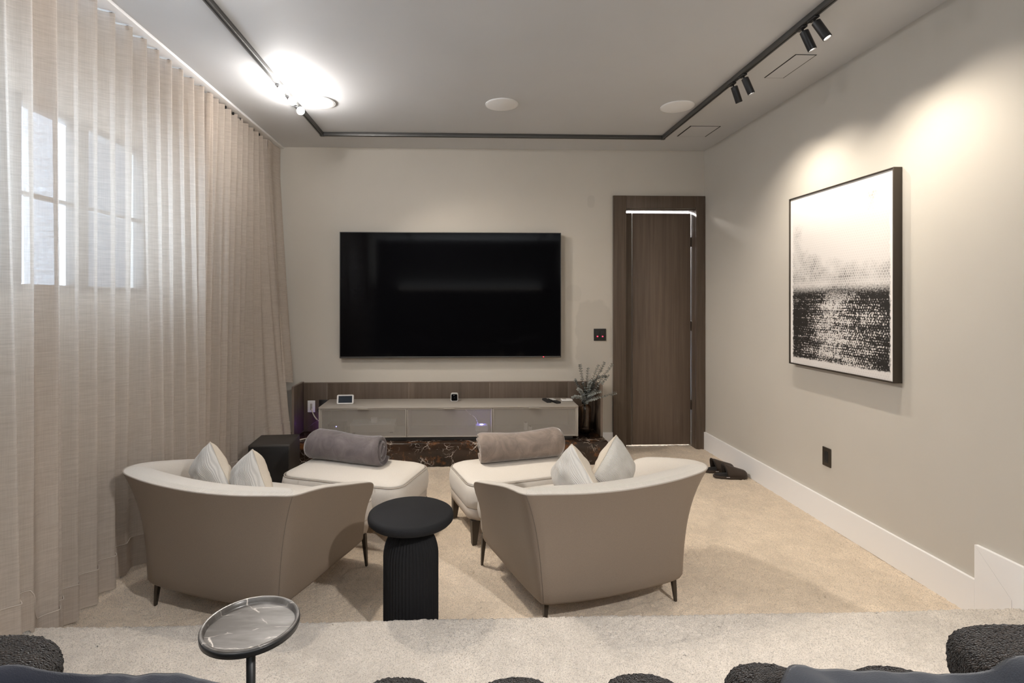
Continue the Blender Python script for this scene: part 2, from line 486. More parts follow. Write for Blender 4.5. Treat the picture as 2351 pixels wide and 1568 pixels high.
def lathe_bm(profile, segs=48, flute=0, fdepth=0.0, frange=None):
    b = bmesh.new(); rings = []
    for (r, z) in profile:
        ring = []
        for i in range(segs):
            a = 2 * PI * i / segs; rr = r
            if flute and frange and frange[0] <= z <= frange[1]:
                rr = r - fdepth * abs(math.sin(a * flute / 2)) ** 0.7 * min(1, (z - frange[0]) / .01, (frange[1] - z) / .04)
            ring.append(b.verts.new((rr * math.cos(a), rr * math.sin(a), z)))
        rings.append(ring)
    for q in range(len(rings) - 1):
        for i in range(segs):
            j = (i + 1) % segs
            b.faces.new((rings[q][i], rings[q][j], rings[q + 1][j], rings[q + 1][i]))
    if profile[0][0] > 1e-5: b.faces.new(list(reversed(rings[0])))
    if profile[-1][0] > 1e-5: b.faces.new(rings[-1])
    bmesh.ops.remove_doubles(b, verts=b.verts[:], dist=1e-6)
    bmesh.ops.recalc_face_normals(b, faces=b.faces[:])
    return b

def catmull(pts, per=8, closed=False):
    P = [Vector(p) for p in pts]; out = []; n = len(P)
    rng_ = range(n if closed else n - 1)
    for i in rng_:
        p0 = P[(i - 1) % n] if closed or i > 0 else P[0]
        p1 = P[i]; p2 = P[(i + 1) % n]
        p3 = P[(i + 2) % n] if closed or i + 2 < n else P[-1]
        for k in range(per):
            t = k / per
            out.append(0.5 * ((2 * p1) + (-p0 + p2) * t + (2 * p0 - 5 * p1 + 4 * p2 - p3) * t * t + (-p0 + 3 * p1 - 3 * p2 + p3) * t ** 3))
    if not closed: out.append(P[-1])
    return out

def tube_bm(pts, rad, segs=8, closed=False, bm=None):
    b = bm or bmesh.new()
    n = len(pts); rings = []
    up = Vector((0, 0, 1)); prev = None
    for i, p in enumerate(pts):
        a = pts[(i - 1) % n] if closed or i > 0 else pts[0]
        c = pts[(i + 1) % n] if closed or i < n - 1 else pts[-1]
        d = (Vector(c) - Vector(a)).normalized()
        if prev is None:
            u = d.cross(up)
            if u.length < 1e-3: u = d.cross(Vector((1, 0, 0)))
            u.normalize()
        else:
            u = prev - d * prev.dot(d)
            u.normalize()
        prev = u; w = d.cross(u)
        r = rad(i / (n - 1)) if callable(rad) else rad
        rings.append([b.verts.new(Vector(p) + u * r * math.cos(2 * PI * k / segs) + w * r * math.sin(2 * PI * k / segs)) for k in range(segs)])
    for q in range(n if closed else n - 1):
        A, B = rings[q], rings[(q + 1) % n]
        for k in range(segs):
            j = (k + 1) % segs
            b.faces.new((A[k], A[j], B[j], B[k]))
    if not closed:
        b.faces.new(list(reversed(rings[0]))); b.faces.new(rings[-1])
    bmesh.ops.recalc_face_normals(b, faces=b.faces[:])
    return b

def prism_bm(poly, axis, a, c, bm=None):
    """extrude a 2-D polygon along an axis; poly gives the other two coordinates in order"""
    b = bm or bmesh.new()
    def mk(p, t):
        return {'x': (t, p[0], p[1]), 'y': (p[0], t, p[1]), 'z': (p[0], p[1], t)}[axis]
    A = [b.verts.new(mk(p, a)) for p in poly]; C = [b.verts.new(mk(p, c)) for p in poly]
    b.faces.new(A); b.faces.new(list(reversed(C)))
    n = len(poly)
    for i in range(n):
        j = (i + 1) % n; b.faces.new((A[i], A[j], C[j], C[i]))
    bmesh.ops.recalc_face_normals(b, faces=b.faces[:])
    return b

def rbox_bm(sx, sy, sz, p=4.0, n=20, disp=None, pz=None):
    """a cushion-like rounded box from a cube grid pushed to a p-norm ball"""
    b = bmesh.new()
    bmesh.ops.create_cube(b, size=2.0)
    bmesh.ops.subdivide_edges(b, edges=b.edges[:], cuts=n, use_grid_fill=True)
    for v in b.verts:
        c = [math.tan(q * PI / 4) if abs(q) < 1 else q for q in v.co]
        m = (abs(c[0]) ** p + abs(c[1]) ** p + abs(c[2]) ** p) ** (1 / p)
        q = Vector((c[0] / m, c[1] / m, c[2] / m))
        v.co = Vector((q.x * sx, q.y * sy, q.z * sz))
    b.normal_update()
    if disp:
        for v in b.verts: v.co += v.normal * disp(v.co)
    return b

def round_rect(w, d, r, seg=6):
    pts = []
    for (cx, cy, a0) in ((w / 2 - r, d / 2 - r, 0), (-w / 2 + r, d / 2 - r, 90), (-w / 2 + r, -d / 2 + r, 180), (w / 2 - r, -d / 2 + r, 270)):
        for k in range(seg + 1):
            a = math.radians(a0 + 90 * k / seg)
            pts.append((cx + r * math.cos(a), cy + r * math.sin(a)))
    return pts

def loft_bm(rings, cap0=True, cap1=True, closed=True):
    b = bmesh.new(); R = [[b.verts.new(p) for p in r] for r in rings]
    n = len(R[0])
    for q in range(len(R) - 1):
        for i in range(n if closed else n - 1):
            j = (i + 1) % n
            b.faces.new((R[q][i], R[q][j], R[q + 1][j], R[q + 1][i]))
    if cap0: b.faces.new(list(reversed(R[0])))
    if cap1: b.faces.new(R[-1])
    bmesh.ops.recalc_face_normals(b, faces=b.faces[:])
    return b

def grid_mesh(name, V, nu, nv):
    """V: (nu*nv,3) array, u-major; quads via numpy"""
    me = bpy.data.meshes.new(name)
    i = np.arange(nu - 1)[:, None] * nv + np.arange(nv - 1)[None, :]
    F = np.stack([i, i + nv, i + nv + 1, i + 1], -1).reshape(-1, 4)
    me.vertices.add(nu * nv); me.vertices.foreach_set('co', V.astype(np.float32).ravel())
    me.loops.add(F.size); me.loops.foreach_set('vertex_index', F.astype(np.int32).ravel())
    me.polygons.add(len(F)); me.polygons.foreach_set('loop_start', np.arange(0, F.size, 4, dtype=np.int32))
    me.polygons.foreach_set('loop_total', np.full(len(F), 4, dtype=np.int32))
    me.update(calc_edges=True); me.validate()
    return me

def look_rot(direction):
    return Vector(direction).to_track_quat('-Z', 'Y').to_euler()

# ================================================================== THE SETTING
# walls
structure(obj('wall_back', prism_bm([(LW - .1, 0), (1.40, 0), (1.40, 2.248), (RW + .12, 2.248), (RW + .12, CZ + .1), (LW - .1, CZ + .1)], 'y', BW, BW + .14), M['wall_back'], smooth=False))
structure(box('wall_right', (RW, RW + .12, FWY, BW + .0, 0, CZ + .1), M['wall']))
structure(box('wall_front', (LW - .1, RW + .12, FWY - .12, FWY, 0, CZ + .1), M['dark_wall']))
WY0, WY1, WZ0, WZ1 = 1.10, 3.42, 1.43, 2.34                 # window opening in the left wall
def wall_hole(y0, y1, z0, z1, x0, x1):
    b = bmesh.new()
    o_ = [(FWY, 0), (BW, 0), (BW, CZ + .1), (FWY, CZ + .1)]; i_ = [(y0, z0), (y1, z0), (y1, z1), (y0, z1)]
    R = {}
    for k, x in ((0, x0), (1, x1)):
        R[k] = ([b.verts.new((x, *p)) for p in o_], [b.verts.new((x, *p)) for p in i_])
    for k in (0, 1):
        for i in range(4):
            j = (i + 1) % 4; b.faces.new((R[k][0][i], R[k][0][j], R[k][1][j], R[k][1][i]))
    for s in (0, 1):
        for i in range(4):
            j = (i + 1) % 4; b.faces.new((R[0][s][i], R[0][s][j], R[1][s][j], R[1][s][i]))
    bmesh.ops.recalc_face_normals(b, faces=b.faces[:]); return b
structure(obj('wall_left', wall_hole(WY0, WY1, WZ0, WZ1, LW - .14, LW), M['wall'], smooth=False))
structure(box('ceiling', (LW - .1, RW + .12, FWY - .12, BW + .14, CZ, CZ + .1), M['ceiling']))

# window: frame, mullion, sash rails and panes
win = structure(box('window_1', (LW - .075, LW - .005, WY0, WY1, WZ0, WZ0 + .035), M['rail_metal'], bev=.004))
box('frame_head', (LW - .075, LW - .005, WY0, WY1, WZ1 - .035, WZ1), M['rail_metal'], win, .004)
for y0, y1 in ((WY0, WY0 + .04), (WY1 - .04, WY1), (2.818, 2.892), (2.36, 2.466)):
    box('mullion', (LW - .075, LW - .005, y0, y1, WZ0 + .035, WZ1 - .035), M['rail_metal'], win, .004)
for y0, y1 in ((WY0 + .04, 2.36), (2.466, 2.818), (2.892, WY1 - .04)):
    box('pane', (LW - .048, LW - .042, y0, y1, WZ0 + .03, WZ1 - .03), M['pane'], win)
    box('glazing_bar', (LW - .058, LW - .030, y0, y1, 1.88, 1.90), M['rail_metal'], win)
# the house is added outside to keep sky light from the far sash
structure(box('sky_block_wall', (-6.85, -3.0, 9.5, 16.0, 0, 15.0), M['sky_block']))

# floor carpet
def carpet(name, x0, x1, y0, y1, step, amp, z, material):
    nx = int((x1 - x0) / step) + 1; ny = int((y1 - y0) / step) + 1
    X, Y = np.meshgrid(np.linspace(x0, x1, nx), np.linspace(y0, y1, ny), indexing='ij')
    Z = z + RNG.normal(0, amp, X.shape) + 0.002 * np.sin(X * 7 + np.sin(Y * 5) * 2)
    X = X + RNG.normal(0, step * .22, X.shape); Y = Y + RNG.normal(0, step * .22, Y.shape)
    return grid_mesh(name, np.stack([X, Y, Z], -1).reshape(-1, 3), nx, ny)
structure(obj('floor', carpet('floor', LW - .02, RW + .02, PY - .06, BW + 1.2, .0085, .0022, 0, M['carpet']), M['carpet']))

# raised platform, one carpeted sheet running over the nosing
def platform():
    xs = np.concatenate([np.arange(LW, RW + .01, .0065)])
    path = [(FWY, PZ), (0.9, PZ)] + [(y, PZ) for y in np.arange(1.0, PY - .03, .0065)]
    path += [(PY - .03 + .03 * math.sin(a), PZ - .03 + .03 * math.cos(a)) for a in np.linspace(0, PI / 2, 8)]
    path += [(PY, z) for z in np.arange(PZ - .037, -.01, -.008)]
    path = np.array(path)
    P = np.zeros((len(xs), len(path), 3))
    P[:, :, 0] = xs[:, None]; P[:, :, 1] = path[None, :, 0]; P[:, :, 2] = path[None, :, 1]
    P[:, 2:, 2] += RNG.normal(0, .0022, P[:, 2:, 2].shape)
    P[:, 2:, 1] += RNG.normal(0, .0016, P[:, 2:, 1].shape) + .004 * np.sin(xs * 2.3 + 1)[:, None]
    P[:, 2:, 0] += RNG.normal(0, .0014, P[:, 2:, 0].shape)
    P[:, 2:, 2] += (.0025 * np.sin(xs * 9)[:, None] * np.sin(path[2:, 0] * 8)[None, :])
    return grid_mesh('raised_platform', P.reshape(-1, 3), len(xs), len(path))
structure(obj('floor_platform', platform(), M['carpet_platform']))

# baseboards
bx = RW - .016
bb = structure(obj('baseboard_right', prism_bm([(2.2185, 0), (BW, 0), (BW, .163), (2.2185, .163)], 'x', bx, RW), M['white_trim'], smooth=False))
obj('riser_board', prism_bm([(2.217, 0), (2.217, .319), (2.0615, .1635), (2.0615, 0)], 'x', bx - .001, RW), M['white_trim'], bb, smooth=False)
obj('upper_board', prism_bm([(2.2160, .319), (FWY, .319), (FWY, 0), (2.0600, 0), (2.0600, .163)], 'x', bx - .001, RW), M['white_trim'], bb, smooth=False)
structure(box('baseboard_back', (1.222, 1.384, BW - .016, BW, 0, .163), M['white_trim'], bev=.002))

# door and its deep walnut frame
dr = structure(box('door_1', (1.598, 2.158, BW + .085, BW + .125, .018, 2.218), M['wood_door'], bev=.002))
box('casing', (1.385, 1.505, BW - .026, BW - .0005, 0, 2.362), M['wood'], dr, .002)
box('casing', (2.165, 2.2495, BW - .026, BW - .0005, 0, 2.362), M['wood'], dr, .002)
box('head_casing', (1.5055, 2.1645, BW - .024, BW - .0005, 2.25, 2.362), M['wood'], dr, .002)
box('jamb', (2.165, 2.25, BW, BW + .139, 0, 2.248), M['wood'], dr, .001)
box('jamb', (1.401, 1.503, BW, BW + .139, 0, 2.248), M['wood'], dr, .001)
box('head_jamb', (1.503, 2.165, BW, BW + .08, 2.234, 2.2485), M['wood'], dr, .001)
box('fixed_panel', (1.504, 1.590, BW + .075, BW + .125, .018, 2.218), M['wood'], dr, .002)
for z in (.35, 1.10, 1.9):
    box('hinge', (2.157, 2.166, BW + .078, BW + .088, z, z + .09), M['bronze'], dr, .001)
# lit hallway beyond the door
structure(obj('wall_hall', prism_bm([(1.1, 5.9), (2.6, 5.9), (2.6, 5.95), (1.1, 5.95)], 'z', 0, 2.7), M['white_trim'], smooth=False))
structure(box('wall_hall_left', (1.1, 1.15, BW + .141, 5.9, 0, 2.7), M['white_trim']))
structure(box('wall_hall_right', (2.55, 2.6, BW + .141, 5.9, 0, 2.7), M['white_trim']))
structure(box('ceiling_hall', (1.1, 2.6, BW + .141, 5.95, 2.7, 2.75), M['white_trim']))
def lamp(kind, loc, power, color, size=.03, direction=None, angle=60, blend=.6, name='lamp_light', parent=None):
    l = bpy.data.lights.new(name, kind); l.energy = power; l.color = color
    if kind in ('POINT', 'SPOT'): l.shadow_soft_size = size
    if kind == 'SPOT': l.spot_size = math.radians(angle); l.spot_blend = blend
    o = bpy.data.objects.new(name, l); COL.objects.link(o); o.location = loc
    if direction: o.rotation_euler = look_rot(direction)
    if parent is not None: o.parent = parent
    return o
lamp('POINT', (1.85, 5.45, 2.45), HALL_W, NEUTRAL, .06, name='hall_light')

# ================================================================== CURTAINS
def smooth_noise(x, seed):
    return mnoise.noise(Vector((x, seed * 7.13, seed * 1.7)))

def curtain_sheet(y0, y1, zb, pitch, seed, lean=0.0, xb=-1.69, nv=72, amp0=.034, zt=2.764, x_end=0.0, tail=0.0):
    nu = int((y1 - y0) / pitch * 26)
    P = np.zeros((nu, nv, 3))
    for i in range(nu):
        s = i / (nu - 1); y = y0 + (y1 - y0) * s
        ph = 2 * PI * (y - y0) / pitch
        amp = amp0 * (1 + .35 * smooth_noise(y * 5, seed))
        for j in range(nv):
            t = j / (nv - 1)
            tt = t ** 1.2
            z_b = zb(y) if callable(zb) else zb
            z = zt + (z_b - zt) * t
            big = smooth_noise(y * 3.1 + .12 * t, seed + 3) * .085 * tt + smooth_noise(y * 6.5 + .3 * t, seed + 5) * .05 * tt
            w = ph + 1.5 * t * smooth_noise(y * 2.6 + t * .25, seed + 1)
            a = amp * (1 - .35 * tt) * (1 + .5 * t * smooth_noise(y * 4.0, seed + 8))
            wv = math.sin(w) + .22 * math.sin(2 * w + .8)
            x = xb + a * wv + big + lean * t + x_end * tt * max(0, (s - .65) / .35)
            yy = y + .012 * math.cos(w) * (1 - .4 * t) + .05 * tt * smooth_noise(y * 2.2, seed + 11) + tail * t * (s - .5)
            P[i, j] = (x, yy, z)
    return P, nu, nv

def make_curtain_thing(name, label, y0, y1, zb, seed, **kw):
    P, nu, nv = curtain_sheet(y0, y1, zb, kw.pop('pitch', .122), seed, **kw)
    o = obj(name, grid_mesh(name, P.reshape(-1, 3), nu, nv), M['curtain'])
    tag(o, label, 'curtain', None)
    # doubled hem, set just proud of the cloth
    j0 = int(nv * .935)
    H = P[:, j0:, :].copy(); H[:, :, 0] += .0035; 
    h = obj('hem', grid_mesh('hem', H.reshape(-1, 3), nu, nv - j0), M['curtain'], o)
    seam = [Vector(P[i, j0]) + Vector((.005, 0, 0)) for i in range(0, nu, 2)]
    obj('hem_seam', tube_bm(seam, .0022, 5), M['piping_light'], o)
    # carriers where the cloth meets the track
    k = 0
    y = y0 + .03
    while y < y1 - .02:
        box('carrier', (-1.700, -1.688, y - .005, y + .005, 2.752, 2.772), M['black_plastic'], o)
        y += .122
    return o
M['piping_light'] = mat('linen_thread', (0.56, 0.49, 0.43), 0.9)
def zb_near(y): return .165 if y < 2.0 else (.165 - .155 * min(1, (y - 2.0) / .08))
make_curtain_thing('curtain', 'long linen curtain glowing brightest before the window, its hem on the raised step', .55, 2.185, zb_near, 2, lean=.06, xb=-1.668, amp0=.028)
make_curtain_thing('curtain', 'middle linen curtain of the row, half lit by the window edge', 2.05, 3.535, (lambda y: .165 if y < 2.07 else .012), 6, lean=.02, amp0=.034, xb=-1.702)
cc = make_curtain_thing('curtain', 'far linen curtain reaching the television wall behind the black subwoofer', 3.50, 4.52, (lambda y: .012 + .195 * max(0, min(1, (y - 4.26) / .05))), 9, xb=-1.70, x_end=.21, lean=-.03, pitch=.10, amp0=.026)
# its last fold turned along the wall and resting on the walnut surround
R = np.zeros((14, 40, 3))
for i in range(14):
    for j in range(40):
        s = i / 13; t = j / 39
        x = -1.665 + .15 * max(0, t - .12) * (1 - .25 * abs(s - .6)) + .018 * math.sin(s * 9 + t * 2) * (0.4 + t) * .8
        R[i, j] = (x, 4.50 + .295 * s, 2.76 + (.668 - 2.76) * t + .012 * math.sin(s * 6) * t)
obj('return_fold', grid_mesh('return_fold', R.reshape(-1, 3), 14, 40), M['curtain'], cc)

tr = tag(box('curtain_track', (-1.745, -1.640, FWY + .02, BW - .002, 2.770, CZ - .0005), M['white_trim'], bev=.003), 'white ceiling track that the linen curtains hang from', 'curtain track')

# ================================================================== CEILING FIXTURES
rail = thing('track_rail', 'dark metal lighting rail running around three sides of the ceiling', 'lighting rail', (0, 0, CZ))
RXL, RXR, RYB = -1.18, 1.692, 4.39
def rail_piece(dims):
    o = box('rail_segment', dims, M['rail_metal'], rail, .002)
    return o
Z0, Z1 = -.030, -.0005
rail_piece((RXL - .014, RXL + .014, FWY + .3, RYB - .015, Z0, Z1))
rail_piece((RXR - .014, RXR + .014, FWY + .3, RYB - .015, Z0, Z1))
rail_piece((RXL + .015, RXR - .015, RYB - .014, RYB + .014, Z0, Z1))
for X in (RXL, RXR):
    box('rail_corner', (X - .016, X + .016, RYB - .016, RYB + .016, Z0 - .002, Z1), M['black_metal'], rail, .002)
    box('rail_slot', (X - .004, X + .004, FWY + .3, RYB - .02, Z0 - .0008, Z0 + .001), M['gap'], rail)
box('rail_slot', (RXL + .02, RXR - .02, RYB - .004, RYB + .004, Z0 - .0008, Z0 + .001), M['gap'], rail)

BEAM = {3.37: (.45, -.38, -.80), 3.56: (.75, -.05, -.66), 3.74: (.62, .30, -.72), 2.20: (.46, .66, -.60)}
def spot_head(X, Y, direction, label, group, L=.105, r=.0205, mode='wash', power=60, angle=70, color=WARM, soft=.014):
    t = thing('track_spotlight', label, 'spotlight', (X, Y, CZ - .031), 0, group)
    d = Vector(direction).normalized()
    box('adapter', (-.012, .012, -.03, .03, -.010, 0), M['black_metal'], t, .002)
    top = Vector((.012, 0, -.018))
    obj('stem', tube_bm([Vector((.004, 0, -.008)), Vector((.010, 0, -.02)), top + d * .012], .005, 8), M['black_metal'], t)
    prof = [(0.0, 0), (r * .8, 0), (r, .003), (r, L - .002), (r * .96, L), (r * .82, L), (r * .80, L - .012)]
    b = lathe_bm(prof, 28)
    rot = d.to_track_quat('Z', 'Y').to_matrix().to_4x4()
    b.transform(Matrix.Translation(top) @ rot)
    h = obj('barrel', b, M['black_metal'], t); h.data.set_sharp_from_angle(angle=math.radians(40))
    if mode == 'wash':
        lb = lathe_bm([(0, L - .006), (r * .79, L - .006), (r * .79, L - .009), (0, L - .009)], 24)
        lb.transform(Matrix.Translation(top) @ rot)
        obj('lens', lb, M['lens_warm'], t)
        lamp('SPOT', top + d * (L + .004), power, color, soft, d, angle, .9, 'spot_light', t)
    else:
        R_ = .026
        lb = lathe_bm([(R_ * math.cos(a), L - .006 + R_ * math.sin(a)) for a in np.linspace(0, PI / 2, 9)], 24)
        lb.transform(Matrix.Translation(top) @ rot)
        obj('lens', lb, M['lens'], t)
        lamp('SPOT', top + d * (L + .03), SEAT_W, color, .03, BEAM[Y], 82, .8, 'spot_light', t)
    return t
# four heads washing the right wall
G1 = 'black spotlights on the rail beside the art wall'
wash = (0.66, 0.0, -0.76)
for Y, lab in ((3.245, 'black spotlight of the small far pair, the lower one towards the door'),
               (3.12, 'black spotlight of the small far pair, the upper one towards the print'),
               (2.567, 'black spotlight of the large near pair, the lower one'),
               (2.478, 'black spotlight of the large near pair, the topmost at the edge of the photo')):
    dy = {3.245: .10, 3.12: -.06, 2.567: -.08, 2.478: -.30}[Y]
    spot_head(RXR, Y, (0.37, dy, -0.93), lab, G1, power=SPOT_WALL_W, angle=98)
# glowing heads on the curtain side rail
G2 = 'glowing spotlights on the rail beside the curtains'
for Y, lab in ((3.37, 'glowing spotlight first of three beside the curtain-side speaker, farthest from the corner'),
               (3.56, 'glowing spotlight middle of three beside the curtain-side speaker'),
               (3.74, 'glowing spotlight nearest the rail corner by the curtains'),
               (2.20, 'glowing spotlight on the curtain-side rail at the very top of the photo')):
    spot_head(RXL, Y, (0.40, -0.62, -0.36), lab, G2, L=.055, mode='dome')
# heads over the sofa, above the frame; the two over the step are added fill
G3 = 'black spotlights on the rails above the sofa'
for X, Y, d, w, an, lab in ((RXL, 1.0, (.38, -.10, -.92), STEP_FILL_W, 74, 'black fill spotlight added on the curtain-side rail over the step'),
                  (RXR, 1.0, (-.22, -.10, -.97), STEP_FILL_W, 74, 'black fill spotlight added on the art-side rail over the step'),
                  (RXR, -.5, (-.50, .62, -.90), KEY_W, 80, 'black spotlight at the art-side rail end, aimed over the chairs')):
    spot_head(X, Y, d, lab, G3, power=w, angle=an, color=NEUTRAL, soft=.05)
# LED cove on a shelf along the wall behind the sofa (it shows as a warm line in the television)
shelf = thing('wall_shelf', 'dark wall shelf with a warm light strip behind the sofa', 'shelf', (.15, FWY, 1.62))
box('board', (-1.7, 1.7, .0006, .16, 0, .03), M['wood'], shelf, .003)
box('light_strip', (-1.65, 1.65, .02, .035, .0305, .037), M['lens_warm'], shelf, .001)
al = bpy.data.lights.new('cove_light', 'AREA'); al.shape = 'RECTANGLE'; al.size = 3.3; al.size_y = .10; al.energy = COVE_W; al.color = COOL
ao = bpy.data.objects.new('cove_light', al); COL.objects.link(ao); ao.location = (0, .09, .05); ao.rotation_euler = (PI, 0, 0); ao.parent = shelf

# flush round speakers
for X, lab in ((-1.025, 'white round ceiling speaker beside the glowing spotlights'),
               (.270, 'white round ceiling speaker in the middle above the television'),
               (1.536, 'white round ceiling speaker beside the art-side rail')):
    t = thing('ceiling_speaker', lab, 'speaker', (X, 3.718, CZ), 0, 'round ceiling speakers')
    obj('grille', lathe_bm([(0, -.0075), (.108, -.0075), (.113, -.006), (.1135, -.0005), (0, -.0005)], 56), M['white_disc'], t)
    obj('rim', lathe_bm([(.1145, -.0008), (.1145, -.006), (.1172, -.0065), (.118, -.0008)], 56), M['white_trim'], t)
# flush slot vents
for dims, gap, lab in (((1.884, 2.008, 2.91, 3.222), .006, 'narrow slot vent in the ceiling between the art rail and the wall'),
                       ((1.813, 2.062, 4.13, 4.396), .010, 'squarish slot vent in the ceiling above the walnut door')):
    x0, x1, y0, y1 = dims
    t = thing('ceiling_vent', lab, 'vent', ((x0 + x1) / 2, (y0 + y1) / 2, CZ), 0, 'flush ceiling vents')
    w, d = (x1 - x0) / 2, (y1 - y0) / 2
    box('cover_panel', (-w + gap, w - gap, -d + .004, d - .004, -.003, -.0005), M['ceiling'], t)
    for sx in (-1, 1):
        box('slot', (sx * w - (gap if sx > 0 else 0), sx * w + (0 if sx > 0 else gap), -d, d, -.0022, -.0004), M['gap'], t)
    for sy in (-1, 1):
        box('slot', (-w + gap, w - gap, sy * d - (.004 if sy > 0 else 0), sy * d + (0 if sy > 0 else .004), -.0022, -.0004), M['gap'], t)

# ================================================================== MEDIA WALL
# stone ledge
ST = .195
tag(box('stone_ledge', (-1.60, 1.218, 4.374, BW - .021, 0.002, ST), M['stone'], bev=.003), 'low ledge of dark brown marble with white veins under the console', 'ledge')
# walnut surround: back panels with joints, two side panels, pale top edge
sur = thing('walnut_surround', 'dark walnut panel surround standing on the marble ledge behind the console', 'panelling', (0, BW, ST + .0006))
PT = .640 - ST
joints = [-1.459, -1.247, -.5045, .237, .963, 1.196]
for a, c in zip(joints[:-1], joints[1:]):
    box('panel', (a + .0018, c - .0018, -.020, -.0006, 0, PT - .006), M['wood'], sur, .0008)
for a in joints[1:-1]: box('joint_strip', (a - .0017, a + .0017, -.0192, -.0006, 0, PT - .006), mat('joint_filler', (.30, .25, .21), .6), sur)
box('top_edge', (-1.459, 1.196, -.0215, -.0006, PT - .0058, PT), M['wood_edge'], sur)
for x0, x1 in ((-1.482, -1.460), (1.197, 1.218)):
    box('side_panel', (x0, x1, 4.55 - BW, -.0006, 0, PT + .004), M['wood'], sur, .001)
    box('side_edge', (x0 + .001, x1 - .001, 4.547 - BW, 4.5498 - BW, 0, PT + .004), M['wood_edge'], sur)
    box('side_top_edge', (x0 + .001, x1 - .001, 4.55 - BW, -.0006, PT + .0042, PT + .0062), M['wood_edge'], sur)

# console with three perforated doors
CX0, CX1, CY0, CY1, CB, CT = -1.222, .977, 4.44, 4.800, .228, .490
con = thing('media_console', 'long low greige console with three perforated metal doors on the marble ledge', 'media console', (0, 0, 0))
box('top', (CX0, CX1, CY0 - .004, CY1, CT - .016, CT), M['console'], con, .002)
box('bottom', (CX0, CX1, CY0 + .012, CY1, CB, CB + .016), M['console'], con, .001)
for x0, x1 in ((CX0, CX0 + .016), (CX1 - .016, CX1)):
    box('end_panel', (x0, x1, CY0 - .002, CY1, CB, CT - .0165), M['console'], con, .001)
for xm in (-.4835, .245):
    box('divider', (xm - .008, xm + .008, CY0 + .014, CY1, CB + .0165, CT - .0165), M['console_in'], con)
box('back', (CX0 + .0165, CX1 - .0165, CY1 - .012, CY1 - .002, CB + .0165, CT - .0165), M['console_in'], con)
box('plinth', (CX0 + .04, CX1 - .04, CY0 + .035, CY1 - .03, ST + .0006, CB - .0005), M['rail_metal'], con, .002)
for x0, x1 in ((CX0 + .0175, -.486), (-.481, .2425), (.2475, CX1 - .0175)):
    d = box('door', (x0, x1, CY0 + .001, CY0 + .009, CB + .002, CB + .010), M['console'], con, .001)
    z0, z1 = CB + .010, CT - .018
    box('rail', (x0, x1, CY0 + .001, CY0 + .009, z1 - .009, z1), M['console'], d, .001)
    for xa in (x0, x1 - .008):
        box('stile', (xa, xa + .008, CY0 + .001, CY0 + .009, z0, z1 - .009), M['console'], d, .001)
    obj('perforated_sheet', pymesh('sheet', [(x0 + .006, CY0 + .005, z0 - .002), (x1 - .006, CY0 + .005, z0 - .002), (x1 - .006, CY0 + .005, z1 - .006), (x0 + .006, CY0 + .005, z1 - .006)], [(0, 1, 2, 3)]), M['mesh'], d)
    xm = x0 + (x1 - x0) * .49
    box('pull_tab', (xm - .045, xm + .045, CY0 - .020, CY0 + .002, z1 + .0003, z1 + .0033), M['console'], d, .001)
FB = CB + .0166
# what shows dimly through the perforated doors
t = thing('amplifier', 'pale flat amplifier dimly seen behind the first perforated door', 'amplifier', (-.79, 4.62, FB + .0005), .06)
box('case', (-.19, .19, -.11, .11, .012, .075), M['console'], t, .004)
box('lid', (-.19, .19, -.11, .11, .0755, .083), M['white_trim'], t, .002)
for sx in (-1, 1):
    for sy in (-1, 1): box('foot', (sx * .16 - .012, sx * .16 + .012, sy * .09 - .012, sy * .09 + .012, 0, .0118), M['black_plastic'], t)
t = thing('power_adapter', 'white plug adapter on the pale amplifier behind the first console door', 'adapter', (-.78, 4.57, FB + .0842), .1)
box('block', (-.028, .028, -.02, .02, 0, .042), M['white_plastic'], t, .004)
box('prong', (-.034, -.0285, -.006, .006, .016, .024), M['rail_metal'], t)
t = thing('wifi_router', 'white router with a glowing blue light behind the middle console door', 'router', (.155, 4.60, FB + .0005))
box('case', (-.055, .055, -.05, .05, 0, .052), M['white_plastic'], t, .01, 3)
obj('light_ring', lathe_bm([(0, .0535), (.016, .0535), (.018, .0525), (0, .0525)], 24), M['blue_led'], t)
lamp('POINT', (0, -.01, .075), .28, (.25, .22, 1), .01, name='router_glow', parent=t)
cab = catmull([(.13, 4.63, FB + .03), (.10, 4.60, FB + .11), (.04, 4.62, FB + .15), (.0, 4.66, FB + .19)], 8)
tag(obj('router_cable', tube_bm(cab, .0022, 6), M['white_plastic']), 'thin cable rising behind the blue lit router', 'cable')
for X, Z, lab in ((.545, .035, 'small white plug seen through the last console door, tilted upper one'), (.585, 0.0, 'small white plug seen through the last console door on its floor')):
    t = thing('plug', lab, 'plug', (X, 4.60, FB + .0005 + Z * 0), .3)
    box('block', (-.013, .013, -.012, .012, 0, .03 + Z), M['white_plastic'], t, .003)
    box('prong', (-.004, .004, -.012, .012, .0302 + Z, .038 + Z), M['rail_metal'], t)
t = thing('set_top_box', 'small black box with a blue point of light behind the first console door', 'set top box', (-1.10, 4.60, FB + .0005))
box('case', (-.07, .07, -.06, .06, 0, .075), M['black_plastic'], t, .004)
box('status_light', (-.004, .004, -.0625, -.0602, .055, .061), M['blue_led'], t)

